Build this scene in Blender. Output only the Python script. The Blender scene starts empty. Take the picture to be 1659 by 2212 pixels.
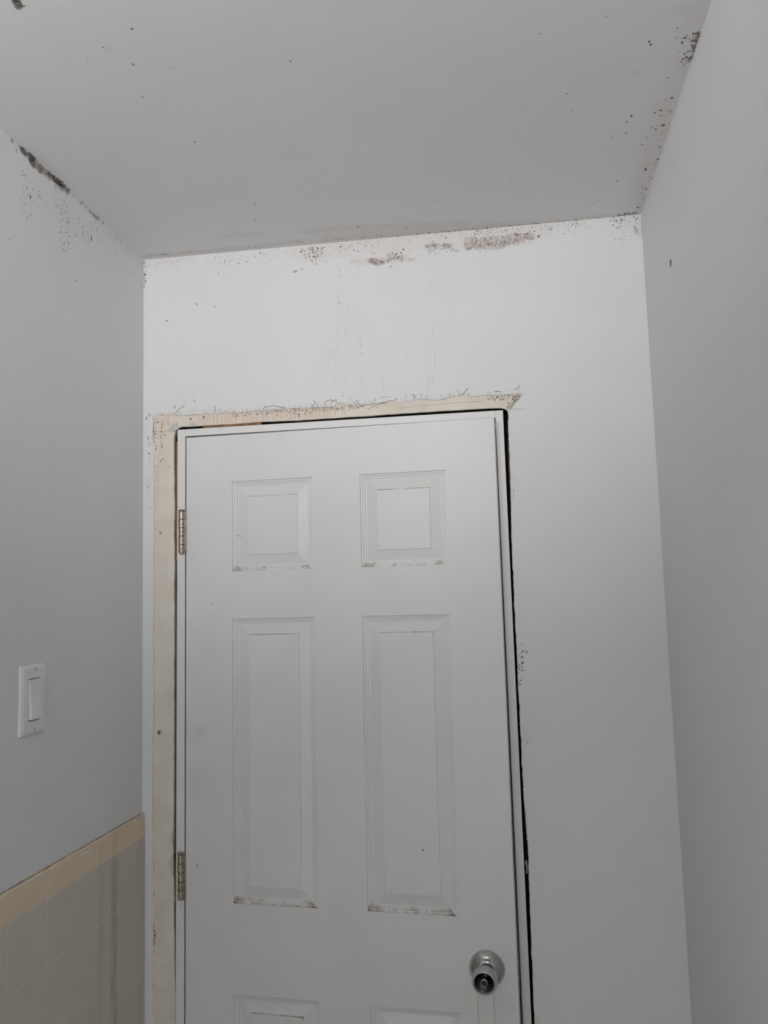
import bpy, math, random
import numpy as np
from mathutils import Matrix, Vector

random.seed(7)
rng = np.random.default_rng(7)
scene = bpy.context.scene
col = scene.collection

# ------------------------------------------------------------------ camera
IMG_W, IMG_H = 1659, 2212
FPX = 1842.0
CAM = np.array([0.6825, -1.7218, 1.6646])


def rot_matrix(r):
    a = np.linalg.norm(r)
    k = r / a
    K = np.array([[0, -k[2], k[1]], [k[2], 0, -k[0]], [-k[1], k[0], 0]])
    return np.eye(3) + np.sin(a) * K + (1 - np.cos(a)) * K @ K


RCAM = rot_matrix(np.array([0.1051, 0.0358, 0.1487]))
cam_data = bpy.data.cameras.new('camera')
cam = bpy.data.objects.new('camera', cam_data)
col.objects.link(cam)
m = Matrix.Identity(4)
for i in range(3):
    m[i][0] = RCAM[i, 0]
    m[i][1] = RCAM[i, 2]
    m[i][2] = -RCAM[i, 1]
    m[i][3] = CAM[i]
cam.matrix_world = m
cam_data.sensor_fit = 'VERTICAL'
cam_data.sensor_height = 36
cam_data.lens = FPX / IMG_H * 36
cam_data.clip_start = 0.02
scene.camera = cam

# ------------------------------------------------------------------ sky and exposure
scene.view_settings.view_transform = 'Standard'
scene.view_settings.look = 'None'
scene.view_settings.gamma = 1
scene.view_settings.exposure = 0.0
scene.view_settings.use_curve_mapping = False
world = bpy.data.worlds.new('overcast_sky')
scene.world = world
world.use_nodes = True
wb = world.node_tree.nodes['Background']
wb.inputs[0].default_value = (0.965, 0.98, 1.0, 1)
wb.inputs[1].default_value = 5.4
LAMP_POS = (0.36, -1.95, 2.2)
LAMP_AIM = (0.26, 0.0, 2.8)
LAMP_HALF = .22
LAMP_CONE = 84
LAMP_WATT = 28
LAMP_COLOR = (1.0, 0.985, 0.965)

# ------------------------------------------------------------------ room measures (metres)
XL, XR, ZC, YN = -0.0955, 0.972, 2.437, -2.6
LW, LT = 0.66, 2.032
AJAR, ROLL, TWIST = 0.0523, 0.0049, 0.02


def ray(u, v):
    d = np.array([(u - IMG_W / 2) / FPX, 1.0, -(v - IMG_H / 2) / FPX])
    return RCAM @ d


def on_back(u, v, y=0.0):
    d = ray(u, v); t = (y - CAM[1]) / d[1]
    return CAM + t * d


def on_ceiling(u, v):
    d = ray(u, v); t = (ZC - CAM[2]) / d[2]
    return CAM + t * d


def on_left(u, v):
    d = ray(u, v); t = (XL - CAM[0]) / d[0]
    return CAM + t * d


def on_right(u, v):
    d = ray(u, v); t = (XR - CAM[0]) / d[0]
    return CAM + t * d


def bx(u, v):
    p = on_back(u, v); return (p[0], p[2])


def cx(u, v):
    p = on_ceiling(u, v); return (p[0], p[1])


def lx(u, v):
    p = on_left(u, v); return (p[1], p[2])


def rx(u, v):
    p = on_right(u, v); return (p[1], p[2])


# ------------------------------------------------------------------ materials
MATS = {}


def new_mat(name):
    mt = bpy.data.materials.new(name)
    mt.use_nodes = True
    MATS[name] = mt
    nt = mt.node_tree
    return mt, nt, nt.nodes['Principled BSDF']


def N(nt, typ, **kw):
    n = nt.nodes.new(typ)
    for k, v in kw.items():
        setattr(n, k, v)
    return n


def noise(nt, vec, scale, detail=4, rough=0.55):
    n = N(nt, 'ShaderNodeTexNoise')
    n.inputs['Scale'].default_value = scale
    n.inputs['Detail'].default_value = detail
    n.inputs['Roughness'].default_value = rough
    nt.links.new(vec, n.inputs['Vector'])
    return n.outputs['Fac']


def mapr(nt, val, a, b, c=0.0, d=1.0, smooth=True):
    n = N(nt, 'ShaderNodeMapRange')
    n.interpolation_type = 'SMOOTHSTEP' if smooth else 'LINEAR'
    n.inputs[1].default_value = a; n.inputs[2].default_value = b
    n.inputs[3].default_value = c; n.inputs[4].default_value = d
    nt.links.new(val, n.inputs[0])
    return n.outputs[0]


def math_(nt, op, a, b):
    n = N(nt, 'ShaderNodeMath', operation=op)
    for i, x in enumerate((a, b)):
        if isinstance(x, (int, float)):
            n.inputs[i].default_value = x
        else:
            nt.links.new(x, n.inputs[i])
    return n.outputs[0]


def mix(nt, fac, a, b):
    n = N(nt, 'ShaderNodeMix', data_type='RGBA')
    for idx, x in ((0, fac), (6, a), (7, b)):
        if isinstance(x, (int, float)):
            n.inputs[idx].default_value = x
        elif isinstance(x, tuple):
            n.inputs[idx].default_value = (*x, 1)
        else:
            nt.links.new(x, n.inputs[idx])
    return n.outputs[2]


def coords(nt):
    return N(nt, 'ShaderNodeNewGeometry').outputs['Position']


def scaled(nt, vec, s):
    n = N(nt, 'ShaderNodeMapping')
    n.inputs['Scale'].default_value = s
    nt.links.new(vec, n.inputs['Vector'])
    return n.outputs[0]


def attr(nt, name):
    return N(nt, 'ShaderNodeAttribute', attribute_name=name).outputs['Fac']


def bump(nt, height, strength, dist, bsdf):
    b = N(nt, 'ShaderNodeBump')
    b.inputs['Strength'].default_value = strength
    b.inputs['Distance'].default_value = dist
    nt.links.new(height, b.inputs['Height'])
    nt.links.new(b.outputs[0], bsdf.inputs['Normal'])


def paint_material(name, base, rough=0.55, rollertex=0.12):
    """Painted plaster that takes mould ('brown', 'black') and water wash ('tint') from mesh attributes."""
    mt, nt, bs = new_mat(name)
    p = coords(nt)
    big = noise(nt, p, 3.0, 3)
    c = mix(nt, mapr(nt, big, .3, .7), tuple(x * .975 for x in base), base)
    t = math_(nt, 'MULTIPLY', attr(nt, 'tint'), mapr(nt, noise(nt, p, 38, 4), .3, .62, .45, 1.0))
    c = mix(nt, t, c, (.60, .50, .43))
    nf = math_(nt, 'ADD', math_(nt, 'MULTIPLY', noise(nt, p, 120, 5, .65), .55),
               math_(nt, 'MULTIPLY', noise(nt, p, 420, 3, .6), .45))
    nf = math_(nt, 'ADD', math_(nt, 'MULTIPLY', math_(nt, 'SUBTRACT', nf, .5), 1.9), .5)
    bsum = math_(nt, 'ADD', nf, attr(nt, 'brown'))
    c = mix(nt, mapr(nt, bsum, .72, 1.25, 0, .62), c, (.34, .25, .195))
    c = mix(nt, mapr(nt, bsum, 1.02, 1.32, 0, .75), c, (.12, .07, .06))
    ksum = math_(nt, 'ADD', nf, attr(nt, 'black'))
    c = mix(nt, mapr(nt, ksum, .80, 1.12, 0, .85), c, (.20, .165, .145))
    c = mix(nt, mapr(nt, ksum, 1.18, 1.42, 0, .85), c, (.022, .018, .016))
    nt.links.new(c, bs.inputs['Base Color'])
    bs.inputs['Roughness'].default_value = rough
    bs.inputs['Specular IOR Level'].default_value = .35
    bump(nt, noise(nt, p, 260, 3), rollertex, .0006, bs)
    return mt


def plain(name, color, rough=.5, metal=0.0, var=.06, scale=60, bmp=0.0, spec=.4, stretch=(1, 1, 1)):
    mt, nt, bs = new_mat(name)
    p = scaled(nt, coords(nt), stretch)
    n = noise(nt, p, scale, 5)
    c = mix(nt, mapr(nt, n, .3, .7), tuple(x * (1 - var) for x in color), tuple(min(1, x * (1 + var)) for x in color))
    nt.links.new(c, bs.inputs['Base Color'])
    bs.inputs['Roughness'].default_value = rough
    bs.inputs['Metallic'].default_value = metal
    bs.inputs['Specular IOR Level'].default_value = spec
    if bmp:
        bump(nt, n, bmp, .001, bs)
    return mt


WHITE = (.80, .805, .81)
M_WALL = paint_material('white_wall_paint', WHITE)
M_SIDE = paint_material('white_side_wall_paint', (.782, .784, .79), rough=.6)
M_CEIL = paint_material('white_ceiling_paint', (.772, .774, .776), rough=.65)


def plaster_material():
    mt, nt, bs = new_mat('cream_plaster')
    p = coords(nt)
    n1 = noise(nt, p, 22, 4)
    c = mix(nt, mapr(nt, n1, .3, .7), (.755, .69, .59), (.81, .765, .685))
    st = noise(nt, scaled(nt, p, (1, 1, .25)), 60, 4)
    c = mix(nt, mapr(nt, st, .58, .78, 0, .35), c, (.62, .53, .43))
    nf = math_(nt, 'ADD', math_(nt, 'MULTIPLY', noise(nt, p, 150, 5, .65), .55),
               math_(nt, 'MULTIPLY', noise(nt, p, 480, 3, .6), .45))
    c = mix(nt, math_(nt, 'MULTIPLY', attr(nt, 'tint'), .8), c, (.80, .55, .44))
    ks = math_(nt, 'ADD', nf, attr(nt, 'black'))
    c = mix(nt, mapr(nt, ks, .78, 1.1, 0, .85), c, (.13, .095, .07))
    nt.links.new(c, bs.inputs['Base Color'])
    bs.inputs['Roughness'].default_value = .75
    bump(nt, n1, .15, .001, bs)
    return mt


M_PLASTER = plaster_material()
M_GYPSUM = plain('grey_filler', (.61, .595, .565), .9, bmp=.4, scale=200)
M_JAMB = plain('white_gloss_jamb', (.80, .795, .79), .38, var=.015, scale=12)
M_MOLD = plain('black_mould', (.15, .13, .12), .85, var=.35, scale=300)
M_BROWNMOLD = plain('brown_mould', (.25, .18, .155), .85, var=.3, scale=300)
M_PINKMOLD = plain('pale_brown_mould', (.40, .31, .275), .85, var=.2, scale=300)
M_GREYSPOT = plain('grey_speck', (.42, .42, .42), .85, var=.15, scale=300)
M_ORANGE = plain('orange_stain', (.47, .33, .17), .8, var=.2, scale=300)
M_PINKDRIP = plain('pink_drip_stain', (.76, .57, .48), .7, var=.08, scale=200)
M_FAINTDRIP = plain('faint_rust_run', (.60, .52, .42), .6, var=.1)
M_CRACK = plain('crack_shadow', (.27, .24, .21), .9, var=.3, scale=200)
M_PAINTFLAKE = plain('white_paint_flake', (.78, .79, .80), .5, var=.02)
M_DARKWOOD = plain('dark_framing_wood', (.10, .058, .035), .8, var=.4, scale=18, bmp=.4, stretch=(6, 6, .6))
M_BLACKGAP = plain('gap_shade_black', (.018, .015, .014), .95)
M_SHIM = plain('brown_wood_shim', (.25, .125, .06), .7, var=.3, scale=14, bmp=.3, stretch=(5, 5, .8))
M_NICKEL = plain('worn_nickel', (.44, .39, .32), .34, metal=1.0, var=.3, scale=160)
M_CHROME = plain('bright_chrome', (.50, .495, .48), .10, metal=1.0, var=.05, scale=30)
M_SATIN = plain('satin_chrome', (.56, .56, .565), .42, metal=1.0, var=.03, scale=30)
M_DARKCHROME = plain('dark_polished_dish', (.16, .155, .155), .07, metal=1.0, var=.05)
M_BLACK = plain('black_keyhole', (.012, .012, .013), .4)
M_PLATE = plain('white_switch_plastic', (.83, .815, .79), .32, var=.01, scale=8)
M_SCREW = plain('grey_screw_head', (.42, .41, .40), .4, metal=.8)
M_GROUT = plain('old_grout', (.70, .65, .58), .85, var=.12, scale=90)
M_FLOOR = plain('floor_vinyl', (.36, .33, .30), .5, var=.1, scale=12)
M_WHITEPLAIN = plain('window_frame_paint', (.8, .8, .8), .4)
M_MESH = plain('grey_joint_tape', (.40, .38, .35), .85, var=.3, scale=400)


def door_material():
    mt, nt, bs = new_mat('white_moulded_door')
    p = coords(nt)
    n = noise(nt, p, 5, 4)
    c = mix(nt, mapr(nt, n, .3, .7), (.765, .765, .765), (.80, .798, .795))
    sm = noise(nt, p, 16, 5)
    c = mix(nt, math_(nt, 'MULTIPLY', attr(nt, 'smudge'), mapr(nt, sm, .35, .65, .2, 1)), c, (.45, .44, .43))
    d = math_(nt, 'ADD', noise(nt, p, 90, 4), attr(nt, 'dirt'))
    c = mix(nt, mapr(nt, d, .82, 1.2, 0, .8), c, (.37, .29, .22))
    c = mix(nt, mapr(nt, d, 1.22, 1.5, 0, .85), c, (.10, .075, .06))
    nt.links.new(c, bs.inputs['Base Color'])
    bs.inputs['Roughness'].default_value = .42
    g = noise(nt, scaled(nt, p, (14, 14, 330)), 1.0, 4, .6)
    bump(nt, g, .22, .0006, bs)
    return mt


M_DOOR = door_material()


def tile_material(name, base, stainy):
    mt, nt, bs = new_mat(name)
    p = coords(nt)
    n = noise(nt, p, 14, 4)
    c = mix(nt, mapr(nt, n, .3, .7), tuple(x * .95 for x in base), base)
    sep = N(nt, 'ShaderNodeSeparateXYZ')
    nt.links.new(p, sep.inputs[0])
    wob = math_(nt, 'MULTIPLY', math_(nt, 'SUBTRACT', noise(nt, scaled(nt, p, (1, 1, 1)), 7, 2), .5), .02)
    y = math_(nt, 'ADD', sep.outputs[1], wob)
    for y0, w, k, colr in ((-.1355, .021, .60, (.27, .22, .17)), (-.190, .018, .34, (.36, .30, .25)), (-.02, .035, .3, (.46, .37, .27))):
        dist = math_(nt, 'ABSOLUTE', math_(nt, 'SUBTRACT', y, y0), 0)
        mk = mapr(nt, dist, 0, w, 1, 0)
        mk = math_(nt, 'MULTIPLY', mk, mapr(nt, noise(nt, scaled(nt, p, (1, 6, .8)), 16, 5), .3, .6, .25, 1))
        c = mix(nt, math_(nt, 'MULTIPLY', mk, k * stainy), c, colr)
    nt.links.new(c, bs.inputs['Base Color'])
    bs.inputs['Roughness'].default_value = .28
    bump(nt, noise(nt, p, 9, 2), .05, .002, bs)
    return mt


M_TILE = tile_material('bone_wall_tile', (.63, .585, .51), 1.0)
M_BULL = tile_material('tan_bullnose_tile', (.80, .65, .465), .4)


# ------------------------------------------------------------------ mesh helpers
def tag(o, label=None, category=None, group=None, kind=None):
    for k, v in (('label', label), ('category', category), ('group', group), ('kind', kind)):
        if v:
            o[k] = v
    return o


def obj(name, verts, faces, mat, parent=None, smooth=False, attrs=None):
    me = bpy.data.meshes.new(name)
    me.from_pydata([tuple(map(float, v)) for v in verts], [], faces)
    me.materials.append(mat)
    if smooth:
        me.polygons.foreach_set('use_smooth', np.ones(len(me.polygons), dtype=bool))
    if attrs:
        for k, a in attrs.items():
            at = me.attributes.new(k, 'FLOAT', 'POINT')
            at.data.foreach_set('value', np.asarray(a, dtype=np.float32))
    me.update()
    o = bpy.data.objects.new(name, me)
    col.objects.link(o)
    if parent:
        o.parent = parent
        o.matrix_parent_inverse = Matrix.Identity(4)
    return o


def empty(name, loc):
    o = bpy.data.objects.new(name, None)
    o.location = loc
    o.empty_display_size = .05
    col.objects.link(o)
    return o


BOXF = [(0, 3, 2, 1), (4, 5, 6, 7), (0, 1, 5, 4), (1, 2, 6, 5), (2, 3, 7, 6), (3, 0, 4, 7)]


def boxv(x0, x1, y0, y1, z0, z1):
    return [(x0, y0, z0), (x1, y0, z0), (x1, y1, z0), (x0, y1, z0), (x0, y0, z1), (x1, y0, z1), (x1, y1, z1), (x0, y1, z1)]


def bevel_box(name, x0, x1, y0, y1, z0, z1, mat, parent=None, b=.0015, f=None, seg=2):
    import bmesh
    bm = bmesh.new()
    vs = [bm.verts.new(v) for v in boxv(x0, x1, y0, y1, z0, z1)]
    for q in BOXF:
        bm.faces.new([vs[i] for i in q])
    if b:
        bmesh.ops.bevel(bm, geom=bm.edges[:], offset=b, segments=seg, profile=.6, affect='EDGES')
    if f:
        for v in bm.verts:
            v.co = f(*v.co)
    me = bpy.data.meshes.new(name)
    bm.to_mesh(me); bm.free()
    me.materials.append(mat)
    o = bpy.data.objects.new(name, me)
    col.objects.link(o)
    if parent:
        o.parent = parent
    return o


def grid_obj(name, P, mat, parent=None, flip=False, attrs=None, smooth=True):
    """P is an (n, m, 3) array of points."""
    n, k = P.shape[:2]
    idx = np.arange(n * k).reshape(n, k)
    a, b, c, d = idx[:-1, :-1].ravel(), idx[1:, :-1].ravel(), idx[1:, 1:].ravel(), idx[:-1, 1:].ravel()
    F = np.stack([a, d, c, b] if flip else [a, b, c, d], 1)
    me = bpy.data.meshes.new(name)
    me.vertices.add(n * k)
    me.vertices.foreach_set('co', P.reshape(-1).astype(np.float32))
    me.loops.add(F.size)
    me.loops.foreach_set('vertex_index', F.ravel().astype(np.int32))
    me.polygons.add(len(F))
    me.polygons.foreach_set('loop_start', (np.arange(len(F)) * 4).astype(np.int32))
    me.update(calc_edges=True)
    me.materials.append(mat)
    if smooth:
        me.polygons.foreach_set('use_smooth', np.ones(len(F), dtype=bool))
    if attrs:
        for kk, v in attrs.items():
            at = me.attributes.new(kk, 'FLOAT', 'POINT')
            at.data.foreach_set('value', v.reshape(-1).astype(np.float32))
    o = bpy.data.objects.new(name, me)
    col.objects.link(o)
    if parent:
        o.parent = parent
    return o


def lathe(name, prof, mat, parent, origin, axis='-y', seg=40, f=None, cap0=True, cap1=True, smooth=True):
    """prof: (radius, distance along the axis); axis -y comes out of the back wall."""
    vs, fs = [], []
    n = len(prof)
    for r, h in prof:
        for k in range(seg):
            a = 2 * math.pi * k / seg
            if axis == '-y':
                v = (origin[0] + r * math.cos(a), origin[1] - h, origin[2] + r * math.sin(a))
            elif axis == 'z':
                v = (origin[0] + r * math.cos(a), origin[1] + r * math.sin(a), origin[2] + h)
            else:
                v = (origin[0] + h, origin[1] + r * math.cos(a), origin[2] + r * math.sin(a))
            vs.append(v)
    for i in range(n - 1):
        for k in range(seg):
            k2 = (k + 1) % seg
            q = (i * seg + k, i * seg + k2, (i + 1) * seg + k2, (i + 1) * seg + k)
            fs.append(q if axis != '-y' else q)
    if cap0:
        fs.append(tuple(range(seg))[::-1])
    if cap1:
        fs.append(tuple((n - 1) * seg + k for k in range(seg)))
    if f:
        vs = [f(*v) for v in vs]
    o = obj(name, vs, fs, mat, parent, smooth=smooth)
    return o


def fix_normals(o):
    import bmesh
    bm = bmesh.new(); bm.from_mesh(o.data)
    bmesh.ops.recalc_face_normals(bm, faces=bm.faces[:])
    bm.to_mesh(o.data); bm.free()
    return o


def vnoise(t, scale, seed, octaves=3):
    """1-D value noise in [-1, 1]."""
    t = np.asarray(t, float)
    out = np.zeros_like(t); amp = 1.0; tot = 0
    for o_ in range(octaves):
        r = np.random.default_rng(seed * 17 + o_)
        tab = r.uniform(-1, 1, 4096)
        x = t * scale * 2 ** o_ + 1000.3
        i = np.floor(x).astype(int); f_ = x - i; f_ = f_ * f_ * (3 - 2 * f_)
        out += amp * (tab[i % 4096] * (1 - f_) + tab[(i + 1) % 4096] * f_)
        tot += amp; amp *= .5
    return out / tot


def vnoise2(a, b, scale, seed):
    """2-D value noise in [-1, 1]."""
    r = np.random.default_rng(seed)
    tab = r.uniform(-1, 1, (512, 512))
    x, y = a * scale + 200.3, b * scale + 200.7
    i, j = np.floor(x).astype(int), np.floor(y).astype(int)
    fx, fy = x - i, y - j
    fx = fx * fx * (3 - 2 * fx); fy = fy * fy * (3 - 2 * fy)
    g = lambda p, q: tab[p % 512, q % 512]
    return (g(i, j) * (1 - fx) + g(i + 1, j) * fx) * (1 - fy) + (g(i, j + 1) * (1 - fx) + g(i + 1, j + 1) * fx) * fy


def poly_interp(t, pts):
    pts = sorted(pts)
    return np.interp(t, [p[0] for p in pts], [p[1] for p in pts])


def stroke_density(A, B, strokes):
    """Density over plane coordinates (A, B); a stroke is (points, half width, feather, value)."""
    D = np.zeros_like(A)
    if not len(strokes):
        return D
    A0, B0 = A, B
    A = A0 + .0040 * vnoise2(A0, B0, 55, 71) + .0026 * vnoise2(A0, B0, 190, 72)
    B = B0 + .0040 * vnoise2(A0, B0, 55, 73) + .0026 * vnoise2(A0, B0, 190, 74)
    for pts, hw, fe, val in strokes:
        best = np.full_like(A, 1e9)
        pts = list(pts)
        if len(pts) == 1:
            pts = pts * 2
        for (a0, b0), (a1, b1) in zip(pts[:-1], pts[1:]):
            dx, dy = a1 - a0, b1 - b0
            L = dx * dx + dy * dy
            t = np.clip(((A - a0) * dx + (B - b0) * dy) / L, 0, 1) if L > 1e-12 else 0
            best = np.minimum(best, np.hypot(A - a0 - t * dx, B - b0 - t * dy))
        s = np.clip((hw + fe - best) / fe, 0, 1)
        s = s * s * (3 - 2 * s) * val
        if val < 0:
            D = np.maximum(0, D + s * 1.0)
        else:
            D = np.maximum(D, s)
    return D


PX = .00094        # about one photograph pixel on the back wall, in metres


def strokes_px(fn, lst):
    return [([fn(u, v) for u, v in pts], hw * PX, fe * PX, val) for pts, hw, fe, val in lst]


class Specks:
    """Small raised mould spots on a plane, gathered per material and linked as one uncountable part."""
    def __init__(self, to3d, normal_off):
        self.to3d = to3d; self.off = normal_off; self.data = {}

    def add(self, a, b, r, mat, ry=None, ang=0.0):
        V, F = self.data.setdefault(mat.name, ([], []))
        ry = ry or r
        n = 7
        i0 = len(V)
        for k in range(n):
            t = 2 * math.pi * k / n
            q = random.uniform(.65, 1.2)
            dx, dy = r * q * math.cos(t), ry * q * math.sin(t)
            ca, sa = math.cos(ang), math.sin(ang)
            V.append(self.to3d(a + dx * ca - dy * sa, b + dx * sa + dy * ca, self.off))
        V.append(self.to3d(a, b, self.off * 2.2))
        for k in range(n):
            F.append((i0 + k, i0 + (k + 1) % n, i0 + n))

    def ribbon(self, pts, w, mat, taper=True):
        V, F = self.data.setdefault(mat.name, ([], []))
        i0 = len(V); n = len(pts)
        for k, (a, b) in enumerate(pts):
            a0, b0 = pts[max(0, k - 1)]; a1, b1 = pts[min(n - 1, k + 1)]
            dx, dy = a1 - a0, b1 - b0
            L = math.hypot(dx, dy) or 1
            ww = w * ((1 - .8 * k / (n - 1)) if taper else random.uniform(.75, 1.2))
            V.append(self.to3d(a - dy / L * ww, b + dx / L * ww, self.off))
            V.append(self.to3d(a + dy / L * ww, b - dx / L * ww, self.off))
        for k in range(n - 1):
            F.append((i0 + 2 * k, i0 + 2 * k + 1, i0 + 2 * k + 3, i0 + 2 * k + 2))

    def cloud(self, fn, pts, spread, count, r0, r1, mat, stretch=1.0, px=True):
        pts = [fn(*p) for p in pts]
        for _ in range(count):
            k = random.randrange(max(1, len(pts) - 1))
            p, q = pts[k], pts[min(k + 1, len(pts) - 1)]
            t = random.random()
            a = p[0] + (q[0] - p[0]) * t + random.gauss(0, spread * PX)
            b = p[1] + (q[1] - p[1]) * t + random.gauss(0, spread * PX)
            r = (r0 + (r1 - r0) * random.random() ** 2.2) * PX
            self.add(a, b, r, mat, r * stretch * random.uniform(.8, 1.2))

    def link(self, name, parent):
        for mname, (V, F) in self.data.items():
            o = obj(name, V, F, MATS[mname], parent)
            fix_normals(o)
            o['kind'] = 'stuff'


# ------------------------------------------------------------------ shell: floor, near wall, added fill window
WT = .12
floor = obj('floor', boxv(XL - WT, XR + WT, YN - WT, 1.0, -.05, 0), BOXF, M_FLOOR)
tag(floor, 'plain floor of the small bathroom below the door', 'floor', kind='structure')
WX0, WX1, WZ0, WZ1 = 0.0, .62, .70, 1.72
V, F = [], []
gx = [XL - WT, WX0, WX1, XR + WT]; gz = [0, WZ0, WZ1, ZC + .05]
for i in range(3):
    for j in range(3):
        if i == 1 and j == 1:
            continue
        k = len(V)
        V += boxv(gx[i], gx[i + 1], YN - WT, YN, gz[j], gz[j + 1])
        F += [tuple(q + k for q in f) for f in BOXF]
wn = obj('wall_front', V, F, M_WHITEPLAIN)
tag(wn, 'white wall facing the door, with a window added for fill light', 'wall', kind='structure')
win = bevel_box('fill_window_1', WX0, WX0 + .045, YN - .09, YN - .03, WZ0, WZ1, M_WHITEPLAIN, b=.003)  # added window, lets sky in as fill for the lower door
tag(win, 'white framed window added behind the viewer as fill light', 'window', kind='structure')
for n_, a_ in (('fill_window_stile', (WX1 - .045, WX1, WZ0, WZ1)), ('fill_window_rail', (WX0 + .045, WX1 - .045, WZ0, WZ0 + .045)),
               ('fill_window_rail', (WX0 + .045, WX1 - .045, WZ1 - .045, WZ1)), ('fill_window_mullion', (.295, .325, WZ0 + .045, WZ1 - .045))):
    bevel_box(n_, a_[0], a_[1], YN - .09, YN - .03, a_[2], a_[3], M_WHITEPLAIN, win, b=.003)
hall = obj('wall_hall_closure', boxv(XL - WT, XR + WT, .9, 1.0, 0, ZC + .05), BOXF, M_WHITEPLAIN)  # unseen box added behind the door, keeps sky light out of the gap
tag(hall, 'hallway wall added behind the door to block sky light', 'wall', kind='structure')
obj('hall_closure_side', boxv(XL - WT - .02, XL - WT, .1, 1.0, 0, ZC + .05), BOXF, M_WHITEPLAIN, hall)
obj('hall_closure_side', boxv(XR + WT, XR + WT + .02, .1, 1.0, 0, ZC + .05), BOXF, M_WHITEPLAIN, hall)
obj('hall_closure_top', boxv(XL - WT, XR + WT, .1, 1.0, ZC, ZC + .12), BOXF, M_WHITEPLAIN, hall)
# ------------------------------------------------------------------ ceiling
ceil_slab = obj('ceiling', boxv(XL - WT, XR + WT, YN - WT, WT, ZC + .004, ZC + .12), BOXF, M_WHITEPLAIN)
tag(ceil_slab, 'white painted ceiling with brown mould along its edges', 'ceiling', kind='structure')
xs = np.linspace(XL - .002, XR + .002, 430)
ys = np.concatenate([np.linspace(YN, -1.0, 30)[:-1], np.linspace(-1.0, .002, 440)])
A, B = np.meshgrid(xs, ys, indexing='ij')
c_brown = strokes_px(cx, [
    ([(1446, 241)], 2, 8, .52), ([(1500, 85), (1494, 128)], 2, 10, .42),
    ([(700, 521), (760, 515), (830, 510), (900, 505)], 1, 5, .30),
    ([(900, 505), (1010, 495), (1100, 488), (1160, 482), (1240, 475)], 1, 6, .38),
    ([(1240, 475), (1380, 461)], 2, 9, .34), ([(315, 553), (400, 546), (560, 533), (700, 521)], 1, 6, .22),
    ([(1385, 455), (1405, 400), (1420, 350)], 3, 10, .22)])
c_tint = strokes_px(cx, [
    ([(480, 512), (520, 508), (565, 509)], 5, 16, .16), ([(670, 500), (740, 494), (850, 490), (930, 488), (1000, 482)], 6, 22, .34),
    ([(315, 553), (420, 544), (560, 532), (650, 520)], 5, 9, .42), ([(700, 515), (900, 500), (1300, 468)], 6, 16, .30),
    ([(1390, 440), (1400, 400), (1410, 350), (1425, 300), (1440, 250), (1460, 200)], 6, 48, .24),
    ([(1475, 170), (1495, 110), (1520, 40), (1530, 5)], 4, 40, .2), ([(1478, 20)], 6, 16, .2),
    ([(229, 102)], 3, 8, .35), ([(368, 145)], 3, 6, .25), ([(350, 213)], 3, 8, .15), ([(1375, 155)], 6, 14, .12)])
c_black = strokes_px(cx, [
    ([(1505, 72), (1500, 100), (1497, 122), (1488, 132)], 2, 8, .58), ([(1490, 128)], 3, 9, .62), ([(1479, 148)], 2, 5, .4),
    ([(1528, 22)], 2, 6, .5), ([(35, 2), (42, 12)], 3, 8, .75), ([(1370, 456)], 3, 6, .42),
    ([(45, 316), (60, 333), (72, 346), (95, 368), (120, 388), (140, 404), (146, 410)], 3, 7, .62), ([(62, 335), (74, 347)], 4, 7, .85), ([(104, 373), (140, 405)], 2, 6, .8), ([(172, 433), (190, 449), (213, 470)], 1, 5, .40)])
P = np.stack([A, B, np.full_like(A, ZC)], -1)
ceiling_skin = grid_obj('ceiling_paint', P, M_CEIL, ceil_slab, flip=True, attrs={
    'brown': stroke_density(A, B, c_brown), 'tint': stroke_density(A, B, c_tint), 'black': stroke_density(A, B, c_black)})
sc = Specks(lambda a, b, o: (a, b, ZC - o), .00015)
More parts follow.
